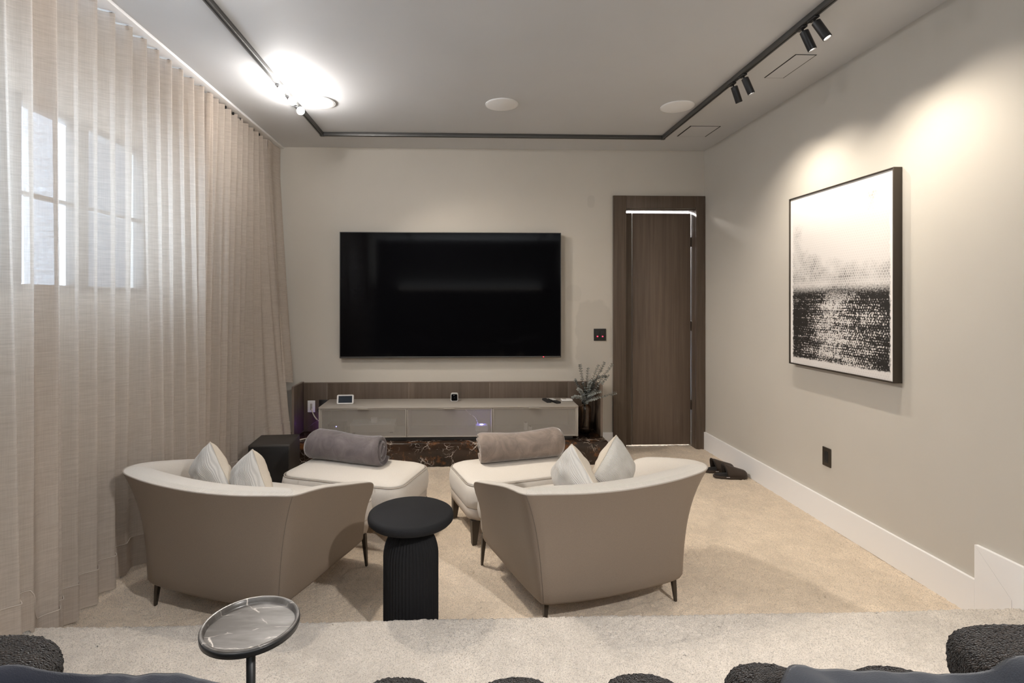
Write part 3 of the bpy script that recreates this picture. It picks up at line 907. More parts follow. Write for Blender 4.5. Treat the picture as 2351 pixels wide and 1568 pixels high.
# on top of the console
t = thing('smart_display', 'white framed small smart display with a dark screen on the console', 'smart display', (-1.027, 4.565, CT + .0005), .05)
fr = obj('frame', loft_bm([[(p[0], q, p[1] + .041) for p in round_rect(.142 - i_, .080 - i_, .012)] for q, i_ in ((-.010, .004), (-.012, 0), (.004, 0), (.006, .004))]), M['white_plastic'], t, smooth=False)
fr.rotation_euler = (math.radians(-12), 0, 0)
sc = box('screen', (-.058, .058, -.0135, -.0105, .012, .070), M['display'], t); sc.rotation_euler = (math.radians(-12), 0, 0)
obj('speaker_body', prism_bm([(.0, .002), (.05, .0), (.05, .02), (.012, .066)], 'x', -.06, .06), M['white_plastic'], t, smooth=False)
t = thing('mini_camera', 'tiny white cube camera with a black face standing alone mid console', 'camera', (-.085, 4.68, CT + .0005), 0)
obj('case', loft_bm([[(p[0], q, p[1] + .036) for p in round_rect(.066 - i_, .070 - i_, .014)] for q, i_ in ((-.024, .006), (-.028, 0), (.02, 0), (.024, .006))]), M['white_plastic'], t, smooth=False)
obj('face', loft_bm([[(p[0], q, p[1] + .036) for p in round_rect(.053, .057, .009)] for q in (-.0300, -.0242)]), M['screen'], t, smooth=False)
b = lathe_bm([(0, 0), (.005, 0), (.005, .002), (0, .002)], 16); b.transform(Matrix.Translation((0, -.0302, .034)) @ Matrix.Rotation(PI / 2, 4, 'X'))
obj('camera_lens', b, M['display'], t)
box('sensor', (-.006, -.002, -.0318, -.0302, .053, .057), M['white_plastic'], t)
def remote(loc, rz, L, W, lab, rows, bm_):
    t = thing('remote_control', lab, 'remote control', loc, rz, None)
    box('body', (-W / 2, W / 2, -L / 2, L / 2, 0, .017), M['black_plastic'], t, .004, 3)
    for r_ in range(rows):
        for c_ in range(3):
            x = (c_ - 1) * W * .28; y = L * .40 - r_ * L * .085
            box('button', (x - W * .09, x + W * .09, y - L * .022, y + L * .022, .0172, .0195), bm_, t)
remote((.735, 4.63, CT + .0005), .18, .135, .040, 'plain small black remote control on the console', 3, M['black_metal'])
remote((.800, 4.605, CT + .0005), .30, .165, .046, 'longer black remote control with pale buttons on the console', 6, M['white_plastic'])
t = thing('phone', 'white phone lying flat on the console beside the vase', 'phone', (.985 - .06, 4.655, CT + .0005), 0)
box('body', (-.055, .045, -.035, .035, 0, .016), M['white_plastic'], t, .006, 3)
box('camera_bar', (-.045, -.012, -.02, .02, .0163, .0185), M['console'], t, .001)

# outlets and cables in the niche
def plate(name, label, origin, kind):
    t = thing(name, label, 'outlet' if 'outlet' in name else 'switch', origin)
    return t
py_ = BW - .0208
t = plate('wall_outlet', 'white outlet plate with a cable on the walnut surround', (-1.387, py_, .425), 0)
box('cover_plate', (-.034, .034, -.006, -.0005, -.053, .053), M['white_plastic'], t, .002)
box('port_insert', (-.010, .010, -.0075, -.0062, -.032, .026), M['console'], t, .001)
t = plate('wall_outlet', 'black outlet plate half hidden behind the console end', (-1.272, py_, .425), 0)
box('cover_plate', (-.045, .03, -.006, -.0005, -.06, .06), M['black_plastic'], t, .002)
box('port_insert', (-.02, .012, -.0075, -.0062, -.034, .034), M['black_metal'], t, .001)
w1 = catmull([(-1.383, py_ - .012, .405), (-1.36, 4.77, .36), (-1.325, 4.74, .325), (-1.275, 4.72, .29), (-1.272, 4.66, .235), (-1.315, 4.60, .2035), (-1.39, 4.50, .2025), (-1.455, 4.42, .2025), (-1.52, 4.40, .2025)], 8)
tag(obj('white_cable', tube_bm(w1, .0058, 8), M['cream_plastic']), 'thick cream cable curving from the white outlet onto the marble', 'cable')
w2 = catmull([(-1.27, py_ - .010, .39), (-1.275, 4.76, .345), (-1.33, 4.66, .305), (-1.40, 4.52, .25), (-1.46, 4.36, .235), (-1.48, 4.26, .245)], 8)
tag(obj('thin_cable', tube_bm(w2, .0028, 6), M['bronze']), 'thin grey cable slanting from the console end to the subwoofer', 'cable')
w3 = catmull([(-1.255, py_ - .009, .43), (-1.30, 4.77, .425), (-1.318, 4.76, .40), (-1.29, 4.75, .36), (-1.245, 4.77, .352)], 8)
tag(obj('black_cable', tube_bm(w3, .0032, 6), M['black_plastic']), 'short looped black cable at the half hidden black outlet', 'cable')

t = thing('accent_light', 'small violet accent light beside the console end, tinting the walnut', 'light', (-1.2235, 4.775, .262))
box('light_bar', (-.006, -.0008, -.012, .012, -.02, .02), mat('violet_led', (.1, .02, .2), .4, emit=(.35, .10, 1.0), estr=8), t, .001)
lamp('POINT', (-.05, -.06, 0), .13, (.42, .12, 1), .01, name='accent_glow', parent=t)
# vase and dried eucalyptus
VX, VY = 1.087, 4.665
prof_o = [(0, 0), (.030, 0), (.045, .006), (.0545, .022), (.0575, .05), (.0575, .21), (.054, .235), (.043, .254), (.030, .262), (.026, .268), (.029, .276)]
prof = prof_o + [(.026, .276), (.0235, .268), (.027, .258), (.040, .25), (.050, .232), (.0545, .208), (.0545, .05), (.051, .024), (.042, .012), (0, .010)]
b = lathe_bm(prof, 40)
tag(obj('vase', b, M['amber_glass']), 'smoky brown glass bottle vase holding the eucalyptus', 'vase').location = (VX, VY, ST + .0006)
tips = [(1.05, 4.70, .815, 'tall grey eucalyptus sprig rising over the console end'), (1.13, 4.72, .78, 'thin short eucalyptus sprig between the two tall groups'),
        (1.20, 4.62, .82, 'upright grey eucalyptus sprig at the middle of the bunch'), (1.25, 4.60, .845, 'tallest eucalyptus sprig beside the door casing'),
        (1.31, 4.56, .835, 'long dark eucalyptus sprig leaning highest towards the door'), (1.28, 4.58, .735, 'drooping dark eucalyptus sprig hanging before the wall'),
        (1.27, 4.60, .715, 'eucalyptus sprig crossing the top corner of the side panel'), (1.31, 4.43, .600, 'long low eucalyptus sprig reaching to the door casing'),
        (1.185, 4.47, .605, 'short thick eucalyptus sprig low before the side panel'), (.98, 4.60, .69, 'fine eucalyptus sprig leaning over the white phone'),
        (.99, 4.53, .62, 'bushy eucalyptus sprig low over the console corner'), (.94, 4.52, .545, 'lowest eucalyptus sprig lying across the console top'),
        (1.05, 4.63, .66, 'small inner eucalyptus sprig facing the room'), (1.12, 4.59, .68, 'round leaved eucalyptus sprig at the centre of the bunch')]
for k, (tx, ty, tz, lab) in enumerate(tips):
    rr = random.Random(k)
    base = Vector((VX + rr.uniform(-.010, .010), VY + rr.uniform(-.010, .010), ST + .262))
    tip = Vector((tx, ty, tz))
    mid = base.lerp(tip, .45) + Vector((0, 0, .035 if tz < .72 else .01)) + Vector((rr.uniform(-.012, .012), rr.uniform(-.01, .01), 0))
    if 'long low' in lab: mid = Vector((1.165, 4.515, .545))
    if 'top corner' in lab: mid += Vector((0, 0, .07))
    foot = Vector((VX + rr.uniform(-.02, .02), VY + rr.uniform(-.02, .02), ST + .05))
    pts = catmull([foot, base, mid, tip], 9)
    t = tag(obj('eucalyptus_sprig', tube_bm(pts, lambda s: .0022 * (1 - .6 * s), 5), M['stem']), lab, 'dried branch', 'eucalyptus sprigs in the vase')
    lb = bmesh.new()
    path = pts[10:]
    L = sum((path[i + 1] - path[i]).length for i in range(len(path) - 1)); nl = max(8, int(L / .0105))
    for q in range(nl):
        s = q / nl * (len(path) - 1); i = int(s); p = path[i].lerp(path[min(i + 1, len(path) - 1)], s - i)
        d = (path[min(i + 1, len(path) - 1)] - path[i]).normalized() if i + 1 < len(path) else Vector((0, 0, 1))
        size = (.0122 if k != 13 else .017) * (1 - .35 * q / nl) * rr.uniform(.8, 1.15)
        for sgn in (0, PI):
            u = d.orthogonal().normalized(); u.rotate(Matrix.Rotation(q * 1.57 + sgn + rr.uniform(-.4, .4), 3, d))
            w = d.cross(u); c = p + u * size * 1.05
            nrm_t = d * .45
            ring = []
            for a in range(7):
                th = 2 * PI * a / 7
                ring.append(lb.verts.new(c + u * size * math.cos(th) + (w * .85 + nrm_t) * size * math.sin(th)))
            cv = lb.verts.new(c + u.cross(w) * -.0012)
            for a in range(7): lb.faces.new((ring[a], ring[(a + 1) % 7], cv))
    lv = obj('leaves', lb, M['leaf'] if k % 3 else M['leaf_dark'], t, smooth=False); lv['kind'] = 'stuff'

# television
tv = thing('television', 'large black flat television mounted on the beige wall', 'television', (-.1165, BW, 1.4375))
hw, hh = 1.0065, .571
box('screen', (-hw + .006, hw - .006, -.064, -.0605, -hh + .014, hh - .006), M['screen'], tv)
box('cabinet', (-hw + .004, hw - .004, -.060, -.030, -hh + .004, hh - .004), M['black_plastic'], tv, .003)
box('wall_mount', (-.3, .3, -.0295, -.0006, -.2, .2), M['black_metal'], tv, .003)
for x0, x1, z0, z1 in ((-hw, -hw + .0055, -hh, hh), (hw - .0055, hw, -hh, hh), (-hw + .0056, hw - .0056, hh - .0055, hh)):
    box('bezel', (x0, x1, -.066, -.0605, z0, z1), M['rail_metal'], tv, .001)
box('bottom_bar', (-hw + .0056, hw - .0056, -.068, -.0605, -hh, -hh + .0135), M['rail_metal'], tv, .001)
box('standby_light', (.84, .848, -.0695, -.0681, -hh + .004, -hh + .009), M['red_led'], tv)

# light switch by the door
t = thing('light_switch', 'black double switch plate with two red lights beside the door', 'switch', (1.264, BW, 1.070))
box('cover_plate', (-.057, .057, -.007, -.0005, -.056, .056), M['black_plastic'], t, .002)
for sx in (-.024, .024):
    box('rocker', (sx - .017, sx + .017, -.0095, -.0072, -.034, .034), M['black_metal'], t, .001)
    box('pilot_light', (sx - .005, sx + .005, -.011, -.0096, -.020, -.011), M['red_led'], t)
# outlet on the right wall
t = thing('wall_outlet', 'dark brown outlet plate low on the art wall', 'outlet', (RW, 3.168, .418))
box('cover_plate', (-.007, -.0005, -.036, .036, -.058, .058), M['bronze'], t, .002)
box('receptacle', (-.009, -.0072, -.017, .017, -.035, .035), M['black_plastic'], t, .001)
for z in (-.018, .018):
    for yy in (-.006, .006): box('slot', (-.0096, -.0091, yy - .0015, yy + .0015, z - .005, z + .005), M['gap'], t)

# framed print
PYa, PYb, PZa, PZb = 2.612, 3.478, .962, 2.075
art = thing('framed_print', 'tall abstract black ink print in a thin dark frame on the wall', 'framed print', (RW - .0006, (PYa + PYb) / 2, (PZa + PZb) / 2))
aw, ah = PYb - PYa, PZb - PZa
pr = obj('print', pymesh('print', [(-.038, -aw / 2 + .008, -ah / 2 + .008), (-.038, aw / 2 - .008, -ah / 2 + .008), (-.038, aw / 2 - .008, ah / 2 - .008), (-.038, -aw / 2 + .008, ah / 2 - .008)], [(0, 3, 2, 1)]), make_art(aw, ah), art, smooth=False)
box('backing', (-.034, -.004, -aw / 2 + .008, aw / 2 - .008, -ah / 2 + .008, ah / 2 - .008), M['white_trim'], art)
for d in ((-aw / 2, -aw / 2 + .0075, -ah / 2, ah / 2), (aw / 2 - .0075, aw / 2, -ah / 2, ah / 2)):
    box('frame_side', (-.046, 0, d[0], d[1], d[2], d[3]), M['bronze'], art, .001)
for z0, z1 in ((-ah / 2, -ah / 2 + .0075), (ah / 2 - .0075, ah / 2)):
    box('frame_rail', (-.046, 0, -aw / 2 + .0076, aw / 2 - .0076, z0, z1), M['bronze'], art, .001)

# subwoofer on the carpet beside the ledge
t = thing('subwoofer', 'black box subwoofer on the carpet between curtain and marble ledge', 'subwoofer', (-1.44, 4.035, .004), math.radians(4))
obj('cabinet', box_bm(-.150, .150, -.155, .155, .018, .325, .012, 3), mat('subwoofer_vinyl', (.040, .034, .030), .55), t)
box('grille', (-.140, .140, -.1575, -.1552, .03, .312), M['black_plastic'], t, .001)
for sx in (-1, 1):
    for sy in (-1, 1): obj('foot', lathe_bm([(0, 0), (.016, 0), (.018, .018), (0, .018)], 16), M['black_plastic'], t).location = (sx * .13, sy * .12, 0)

# ================================================================== ARMCHAIRS
def lerp(a, b, t): return a + (b - a) * t
def armchair(name, label, loc, rotz, mirror):
    """local frame: x to the side (outer rounded corner at -x), y forward, origin on the floor under the back edge"""
    mx = -1.0 if mirror else 1.0
    t = thing(name, label, 'armchair', loc, rotz, None)
    # plan curves, bottom (z .12) and top rim, from the outer arm front round the back to the inner arm front
    bot = [(-.427, .566, .155), (-.4265, .563, .155), (-.426, .56, .155), (-.422, .49, .15), (-.415, .40, .14), (-.395, .20, .125), (-.378, .08, .12), (-.350, .015, .12), (-.29, -.012, .12), (-.15, -.024, .118), (0, -.028, .118), (.15, -.024, .118), (.30, -.008, .12), (.347, .006, .12), (.366, .03, .12), (.376, .09, .122), (.392, .20, .13), (.411, .38, .145), (.420, .48, .15), (.4275, .56, .158), (.428, .563, .16), (.4285, .566, .16)]
    top = [(-.525, .612, .400), (-.538, .615, .440), (-.550, .585, .476), (-.560, .50, .502), (-.562, .40, .528), (-.556, .22, .572), (-.535, .09, .598), (-.485, .005, .606), (-.40, -.040, .604), (-.22, -.072, .596), (0, -.082, .590), (.20, -.070, .592), (.37, -.040, .598), (.435, -.026, .600), (.462, .008, .598), (.468, .08, .588), (.466, .20, .562), (.467, .38, .513), (.466, .50, .480), (.464, .585, .454), (.458, .622, .425), (.450, .622, .385)]
    n_per = 7
    B = catmull(bot, n_per); T = catmull(top, n_per)
    n = len(B)
    def inward(C, i):
        i = max(int(4 * n_per), min(i, n - 1 - int(4 * n_per)))
        a = C[max(i - 2, 0)]; c = C[min(i + 2, n - 1)]
        d = Vector((c.x - a.x, c.y - a.y, 0)).normalized()
        return Vector((-d.y, d.x, 0))
    K = 11
    outer, inner, pipe = [], [], []
    for i in range(n):
        b, tp = B[i], T[i]
        nb, nt = inward(B, i), inward(T, i)
        s = i / (n - 1)
        backness = max(0.0, min(1.0, 1.0 - max(abs(s - .49) - .12, 0) / .10))     # 1 along the back, 0 along the arms
        ring = [b + nb * .10 + Vector((0, 0, .012)), b + nb * .03 + Vector((0, 0, -.002)), b + nb * .008 + Vector((0, 0, .002)), b + Vector((0, 0, .016))]
        b2 = b + Vector((0, 0, .016))
        for k in range(1, K + 1):
            h = k / K; lin = lerp(.22, .62, max(0, min(1, (s - .55) / .15))) - .34 * max(0, (s - .86) / .14); w = lin * h + (1 - lin) * h ** 3.2
            ring.append(Vector((lerp(b2.x, tp.x, w), lerp(b2.y, tp.y, w), lerp(b2.z, tp.z, h))))
        outer.append(ring)
        pad = lerp(.062, .115, backness)
        r2 = [tp + nt * .004 + Vector((0, 0, .003)), tp + nt * (pad * .25) + Vector((0, 0, .011)), tp + nt * (pad * .7) + Vector((0, 0, .008)), tp + nt * (pad * 1.10) + Vector((0, 0, -.006)),
              tp + nt * (pad * 1.45) + Vector((0, 0, -.036)), tp + nt * (pad * 1.7) + Vector((0, 0, -.085)), tp + nt * (pad * 1.88) + Vector((0, 0, -.15))]
        zend = .30
        last = tp + nt * (pad * 2.05); last.z = zend
        r2.append(last)
        inner.append(r2); pipe.append(tp + nt * .002 + Vector((0, 0, .002)))
    for it in range(70):
        for k in range(1 if it < 24 else 3, len(inner[0])):
            col_ = [r[k].copy() for r in inner]
            for i in range(1, n - 1): inner[i][k] = col_[i] * .5 + (col_[i - 1] + col_[i + 1]) * .25
    def M_(p): return (p[0] * mx, p[1], p[2])
    def strip(rows, lo, hi, name, m, extra=None, caps=False):
        b = bmesh.new()
        V = [[b.verts.new(M_(p)) for p in rows[i]] for i in range(lo, hi)]
        for q in range(len(V) - 1):
            for k in range(len(V[0]) - 1):
                b.faces.new((V[q][k], V[q][k + 1], V[q + 1][k + 1], V[q + 1][k]))
        if caps:
            b.faces.new(V[0]); b.faces.new(list(reversed(V[-1])))
        bmesh.ops.recalc_face_normals(b, faces=b.faces[:])
        return obj(name, b, m, t)
    # outer shell with rounded arm ends: end faces bridge the outer and inner lines
    b = bmesh.new()
    V = [[b.verts.new(M_(p)) for p in outer[i]] for i in range(n)]
    for q in range(n - 1):
        for k in range(len(V[0]) - 1):
            b.faces.new((V[q][k], V[q][k + 1], V[q + 1][k + 1], V[q + 1][k]))
    for e in (0, n - 1):
        nt = inward(T, e); fwd = Vector((0, 1, 0))
        # arm end: outer edge ring -> bulged middle -> inner edge ring
        O = V[e][3:]
        tops = [b.verts.new(M_(inner[e][k])) for k in range(1, 4)]
        inn = []; mid = []
        m_ = len(O)
        for k in range(m_):
            po = outer[e][3 + k]; f = k / (m_ - 1)
            width = lerp(.075, .075, f)
            pi_ = po + nt * width
            pm = po + nt * (width * .5) + fwd * .012
            if k == m_ - 1:
                pi_ = inner[e][3]; pm = inner[e][2] + fwd * .006
            inn.append(b.verts.new(M_(pi_))); mid.append(b.verts.new(M_(pm)))
        for k in range(m_ - 1):
            b.faces.new((O[k], O[k + 1], mid[k + 1], mid[k])); b.faces.new((mid[k], mid[k + 1], inn[k + 1], inn[k]))
    bmesh.ops.remove_doubles(b, verts=b.verts[:], dist=1e-5)
    bmesh.ops.recalc_face_normals(b, faces=b.faces[:])
    obj('shell', b, M['leather'], t)
    # upholstery inside: ribbed back pad and two smooth arm pads
    i0, i1 = int(n * .325), int(n * .64)
    strip(inner, i0, i1 + 1, 'back_pad', M['rib_fabric'])
    strip(inner, 0, i0 + 1, 'arm_pad', M['seat_fabric'])
    strip(inner, i1, n, 'arm_pad', M['seat_fabric'])
    obj('piping', tube_bm([Vector(M_(p)) for p in pipe], .0032, 6), M['piping'], t)
    ic = int(n * .635)
    obj('shell_seam', tube_bm([Vector(M_(p + inward(B, ic) * -.0005)) for p in outer[ic][3:]], .0009, 5), M['seam'], t)
    # seat base and cushion
    outline = [(-.33, .708), (0, .714), (.33, .708), (.40, .696), (.428, .66), (.415, .605), (.375, .56), (.345, .35), (.32, .10), (0, .08), (-.31, .10), (-.335, .35), (-.37, .56), (-.41, .605), (-.425, .66), (-.397, .696)]
    outline = [(p.x, p.y) for p in catmull([(x, y, 0) for x, y in outline], 5, True)]
    def ringat(ins, z):
        k = 1 - ins / .42
        return [Vector(M_((x * k, .40 + (y - .40) * k, z))) for x, y in outline]
    obj('seat_base', loft_bm([ringat(.045, .158), ringat(.026, .162), ringat(.018, .185), ringat(.016, .228), ringat(.022, .236)]), M['leather_light'], t)
    obj('seat_cushion', loft_bm([ringat(.022, .237), ringat(.008, .247), ringat(.001, .285), ringat(.004, .328), ringat(.018, .348), ringat(.05, .362), ringat(.11, .371), ringat(.2, .374)]), M['seat_fabric'], t)
    obj('cushion_piping', tube_bm(ringat(.006, .334), .003, 6, closed=True), M['piping'], t)
    # slim metal legs
    for (x, y, ztop) in ((-.318, .045, .13), (.325, .05, .13), (-.385, .625, .17), (.40, .625, .17)):
        ox = math.copysign(1, x) * .010
        oy = -.008 if y < .3 else .010
        R_ = [[(x + sx * .0115, y + sy * .010, ztop) for sx, sy in ((-1, -1), (1, -1), (1, 1), (-1, 1))],
              [(x + ox * .6 + sx * .0085, y + oy * .6 + sy * .008, ztop * .45) for sx, sy in ((-1, -1), (1, -1), (1, 1), (-1, 1))],
              [(x + ox + sx * .0050, y + oy + sy * .006, .0) for sx, sy in ((-1, -1), (1, -1), (1, 1), (-1, 1))]]
        obj('leg', loft_bm([[Vector(M_(p)) for p in r] for r in R_]), M['bronze'], t, smooth=False)
    return t
LC = (-1.103, 2.282); LR = math.radians(-19.0)
RC = (.672, 2.249); RR = math.radians(17.0)
armchair('armchair', 'taupe leather tub armchair on the curtain side, seen from behind', (*LC, .002), LR, False)
armchair('armchair', 'taupe leather tub armchair on the art wall side, seen from behind', (*RC, .002), RR, True)
def in_frame(C, R, x, y):
    return (C[0] + x * math.cos(R) - y * math.sin(R), C[1] + x * math.sin(R) + y * math.cos(R))

# ottomans
def ottoman(label, loc, rotz):
    t = thing('ottoman', label, 'ottoman', loc, rotz, None)
    W, D = .80, .47
    def ring(w, d, r, z): return [(x, y, z) for x, y in round_rect(w, d, r, 10)]
    obj('base', loft_bm([ring(W - .06, D - .06, .07, .136), ring(W - .022, D - .022, .08, .140), ring(W - .008, D - .008, .085, .16), ring(W - .004, D - .004, .085, .205)]), M['leather_light'], t)
    obj('body', loft_bm([ring(W - .006, D - .006, .085, .206), ring(W + .004, D + .004, .09, .214), ring(W + .014, D + .014, .09, .25), ring(W + .014, D + .014, .09, .29), ring(W + .004, D + .004, .09, .322), ring(W - .012, D - .012, .09, .335)]), M['seat_fabric'], t)
    obj('top_cushion', loft_bm([ring(W - .012, D - .012, .09, .3355), ring(W - .03, D - .03, .088, .346), ring(W - .07, D - .07, .085, .356), ring(W - .14, D - .14, .08, .364), ring(W - .24, D - .24, .07, .369), ring(W - .36, D - .36, .05, .371)]), M['seat_fabric'], t)
    obj('piping', tube_bm([Vector(p) for p in ring(W - .006, D - .006, .09, .3355)], .0030, 6, closed=True), M['piping'], t)
    for sx in (-1, 1):
        obj('side_seam', tube_bm([Vector((sx * .25, -D / 2 - .0035, z)) for z in (.215, .26, .30, .331)], .0012, 4), M['piping'], t)
        for sy in (-1, 1):
            x, y = sx * (W / 2 - .045), sy * (D / 2 - .045)
            R_ = [[(x + a * .024, y + c * .024, .14) for a, c in ((-1, -1), (1, -1), (1, 1), (-1, 1))], [(x + sx * .008 + a * .013, y + sy * .008 + c * .013, 0) for a, c in ((-1, -1), (1, -1), (1, 1), (-1, 1))]]
            obj('leg', loft_bm([[Vector(p) for p in r] for r in R_]), M['bronze'], t, smooth=False)
    return t
OL = (-.661, 3.252); OLR = math.radians(-18.4)
OR = (.345, 3.265); ORR = math.radians(17.3)
ottoman('cream ottoman carrying the dark grey rolled blanket, curtain side', (*OL, .002), OLR)
ottoman('cream ottoman carrying the taupe rolled blanket, art side', (*OR, .002), ORR)

# rolled blankets: a thick sheet wound in a spiral
def blanket(label, loc, rotz, m, L=.46, turns=2.6, th=.025, flat=.90, seed=1, stagger=.018):
    sq = []
    na = int(turns * 30)
    pitch = th * 1.10
    r0 = .030
    out_, in_ = [], []
    for k in range(na + 1):
        a = 2 * PI * k / 30
        r = r0 + pitch * a / (2 * PI)
        out_.append((a, r + th / 2)); in_.append((a, r - th / 2))
    nx = 26
    b = bmesh.new(); rows = []
    amax = 2 * PI * turns
    rmax = r0 + pitch * turns + th / 2
    for i in range(nx + 1):
        u = i / nx; e = min(u, 1 - u) * L
        x = (u - .5) * L
        pinch = max(0, 1 - e / .018)
        row = []
        for lst, sg in ((out_, -1), (list(reversed(in_)), 1)):
            for a, r in lst:
                rr = r + sg * pinch ** 2 * th * .36
                rr *= 1 + .045 * mnoise.noise(Vector((u * 3.2, a * .35, seed * 3.0)))
                ang = a - PI * .22 - amax
                y = rr * math.cos(ang); z = rr * math.sin(ang) * flat
                z += rmax * flat
                if z < .018: z = .018 + (z - .018) * .35
                xs = x + (u - .5) * 2 * stagger * math.sin(a * .9 + seed) * (1 if e < .07 else .4)
                z += .010 * math.sin(u * PI * 1.7 + seed) * (z / .2)
                row.append(b.verts.new((xs, y, z - .012)))
        rows.append(row)
    n = len(rows[0])
    for q in range(nx):
        for k in range(n):
            j = (k + 1) % n
            b.faces.new((rows[q][k], rows[q][j], rows[q + 1][j], rows[q + 1][k]))
    mm = len(out_)
    for row in (rows[0], rows[-1]):      # the cut edge of the sheet at each end
        for k in range(mm - 1):
            b.faces.new((row[k], row[k + 1], row[n - 2 - k], row[n - 1 - k]))
    bmesh.ops.recalc_face_normals(b, faces=b.faces[:])
    t = obj('rolled_blanket', b, m)
    t.location = loc; t.rotation_euler = (0, 0, rotz)
    return tag(t, label, 'blanket', None)
blanket('dark grey plush blanket rolled up on the curtain-side ottoman', (-.735, 3.345, .370), math.radians(-21), M['velvet_grey'], seed=1, L=.50)
blanket('taupe plush blanket rolled up on the art-side ottoman', (.352, 3.355, .370), math.radians(15), M['velvet_taupe'], seed=2, L=.53)

# pillows
def pillow(label, loc, rot, seed=0, S=.36, Tk=.15, m=None, backm=None):
    n_ = 26
    def half(sg):
        V = np.zeros((n_, n_, 3))
        for i in range(n_):
            for j in range(n_):
                u = -1 + 2 * i / (n_ - 1); v = -1 + 2 * j / (n_ - 1)
                prof = max(0, (1 - abs(u) ** 2.3)) ** .55 * max(0, (1 - abs(v) ** 2.3)) ** .55
                pin = 1 - .10 * (1 - abs(u) ** 1.6) * abs(v) ** 6 * 1.0
                pin2 = 1 - .10 * (1 - abs(v) ** 1.6) * abs(u) ** 6 * 1.0
                wr = .017 * mnoise.noise(Vector((u * 2.3, v * 2.3, seed + sg))) + .006 * mnoise.noise(Vector((u * 6, v * 6, seed + sg + 4)))
                rc = 1 - .085 * (u * v) ** 4; V[i, j] = (u * S / 2 * pin2 * rc, v * S / 2 * pin * rc, sg * (prof * (Tk / 2 + wr)))
        return grid_mesh('half', V.reshape(-1, 3), n_, n_), V
    a, V = half(1); c, _ = half(-1)
    c.flip_normals()
    t = thing('pillow', label, 'pillow', loc, 0, None); t.rotation_euler = rot
    obj('front_cover', a, m or M['pillow_fabric'], t)
    obj('back_cover', c, backm or M['pillow_plain'], t)
    edge = [V[i, 0] for i in range(n_)] + [V[-1, j] for j in range(1, n_)] + [V[i, -1] for i in range(n_ - 2, -1, -1)] + [V[0, j] for j in range(n_ - 2, 0, -1)]
    obj('seam_piping', tube_bm([Vector(p) for p in edge], .0028, 6, closed=True), M['pillow_plain'], t)
    return t
rad = math.radians
def pose(t, yaw, lean, roll):
    t.rotation_euler = (Matrix.Rotation(yaw, 3, 'Z') @ Matrix.Rotation(rad(90) + lean, 3, 'X') @ Matrix.Rotation(roll, 3, 'Z')).to_euler()
pose(pillow('ribbed cream pillow in the curtain-side armchair, the one nearer the curtain', (-1.245, 2.625, .520), (0, 0, 0), 1, .275, .15), rad(-38), rad(6), rad(38))
pose(pillow('ribbed cream pillow in the curtain-side armchair, the one nearer the side table', (-1.010, 2.520, .515), (0, 0, 0), 2, .275, .15), rad(-42), rad(4), rad(33))
pose(pillow('pale grey pillow with a pointed corner in the art-side armchair, next to the blanket', (.525, 2.480, .530), (0, 0, 0), 3, .268, .15), rad(-64), rad(4), rad(45))
pose(pillow('pale grey pillow in the art-side armchair, the one nearer the door', (.750, 2.590, .535), (0, 0, 0), 4, .275, .14), rad(40), rad(2), rad(42))

# ================================================================== SIDE TABLES
t = thing('side_table', 'black round side table with a fluted drum base between the armchairs', 'side table', (-.223, 2.212, .002))
obj('table_top', lathe_bm([(0, .458), (.150, .458), (.170, .461), (.1785, .470), (.1795, .482), (.176, .493), (.165, .499), (0, .500)], 72), M['charcoal'], t)
obj('neck', lathe_bm([(.036, .435), (.030, .444), (.030, .4578), (0, .4578)], 32), M['bronze'], t)
obj('drum_base', lathe_bm([(0, 0), (.1135, 0), (.1150, .01)] + [(.1155, z) for z in np.linspace(.02, .30, 10)] + [(.1155 - .078 * (1 - math.cos(a)), .315 + .118 * math.sin(a)) for a in np.linspace(.05, PI / 2, 12)] + [(0, .433)], 400, 50, .0042, (.004, .43)), M['charcoal'], t)

t = thing('drink_table', 'small round grey marble drink table with raised rim on the step', 'drink table', (-.485, 1.207, PZ + .004))
TZ = .658 - PZ - .004
obj('tray', lathe_bm([(0, TZ - .012), (.0945, TZ - .012), (.0965, TZ - .009), (.0975, TZ - .001), (.099, TZ), (.1035, TZ), (.105, TZ - .002), (.105, TZ - .013), (.103, TZ - .016), (0, TZ - .016)], 80), M['tray'], t).data.set_sharp_from_angle(angle=rad(50))
obj('edge_band', lathe_bm([(.100, TZ - .0165), (.1055, TZ - .016), (.1062, TZ - .006), (.1056, TZ - .0025), (.1048, TZ - .0028), (.1048, TZ - .015)], 80), M['black_metal'], t)
obj('pole', lathe_bm([(0, .0125), (.0100, .0125), (.0100, TZ - .0168), (0, TZ - .0168)], 24), M['black_metal'], t)
obj('foot_plate', lathe_bm([(0, 0), (.088, 0), (.09, .003), (.089, .010), (.02, .012), (0, .012)], 48), M['black_metal'], t)

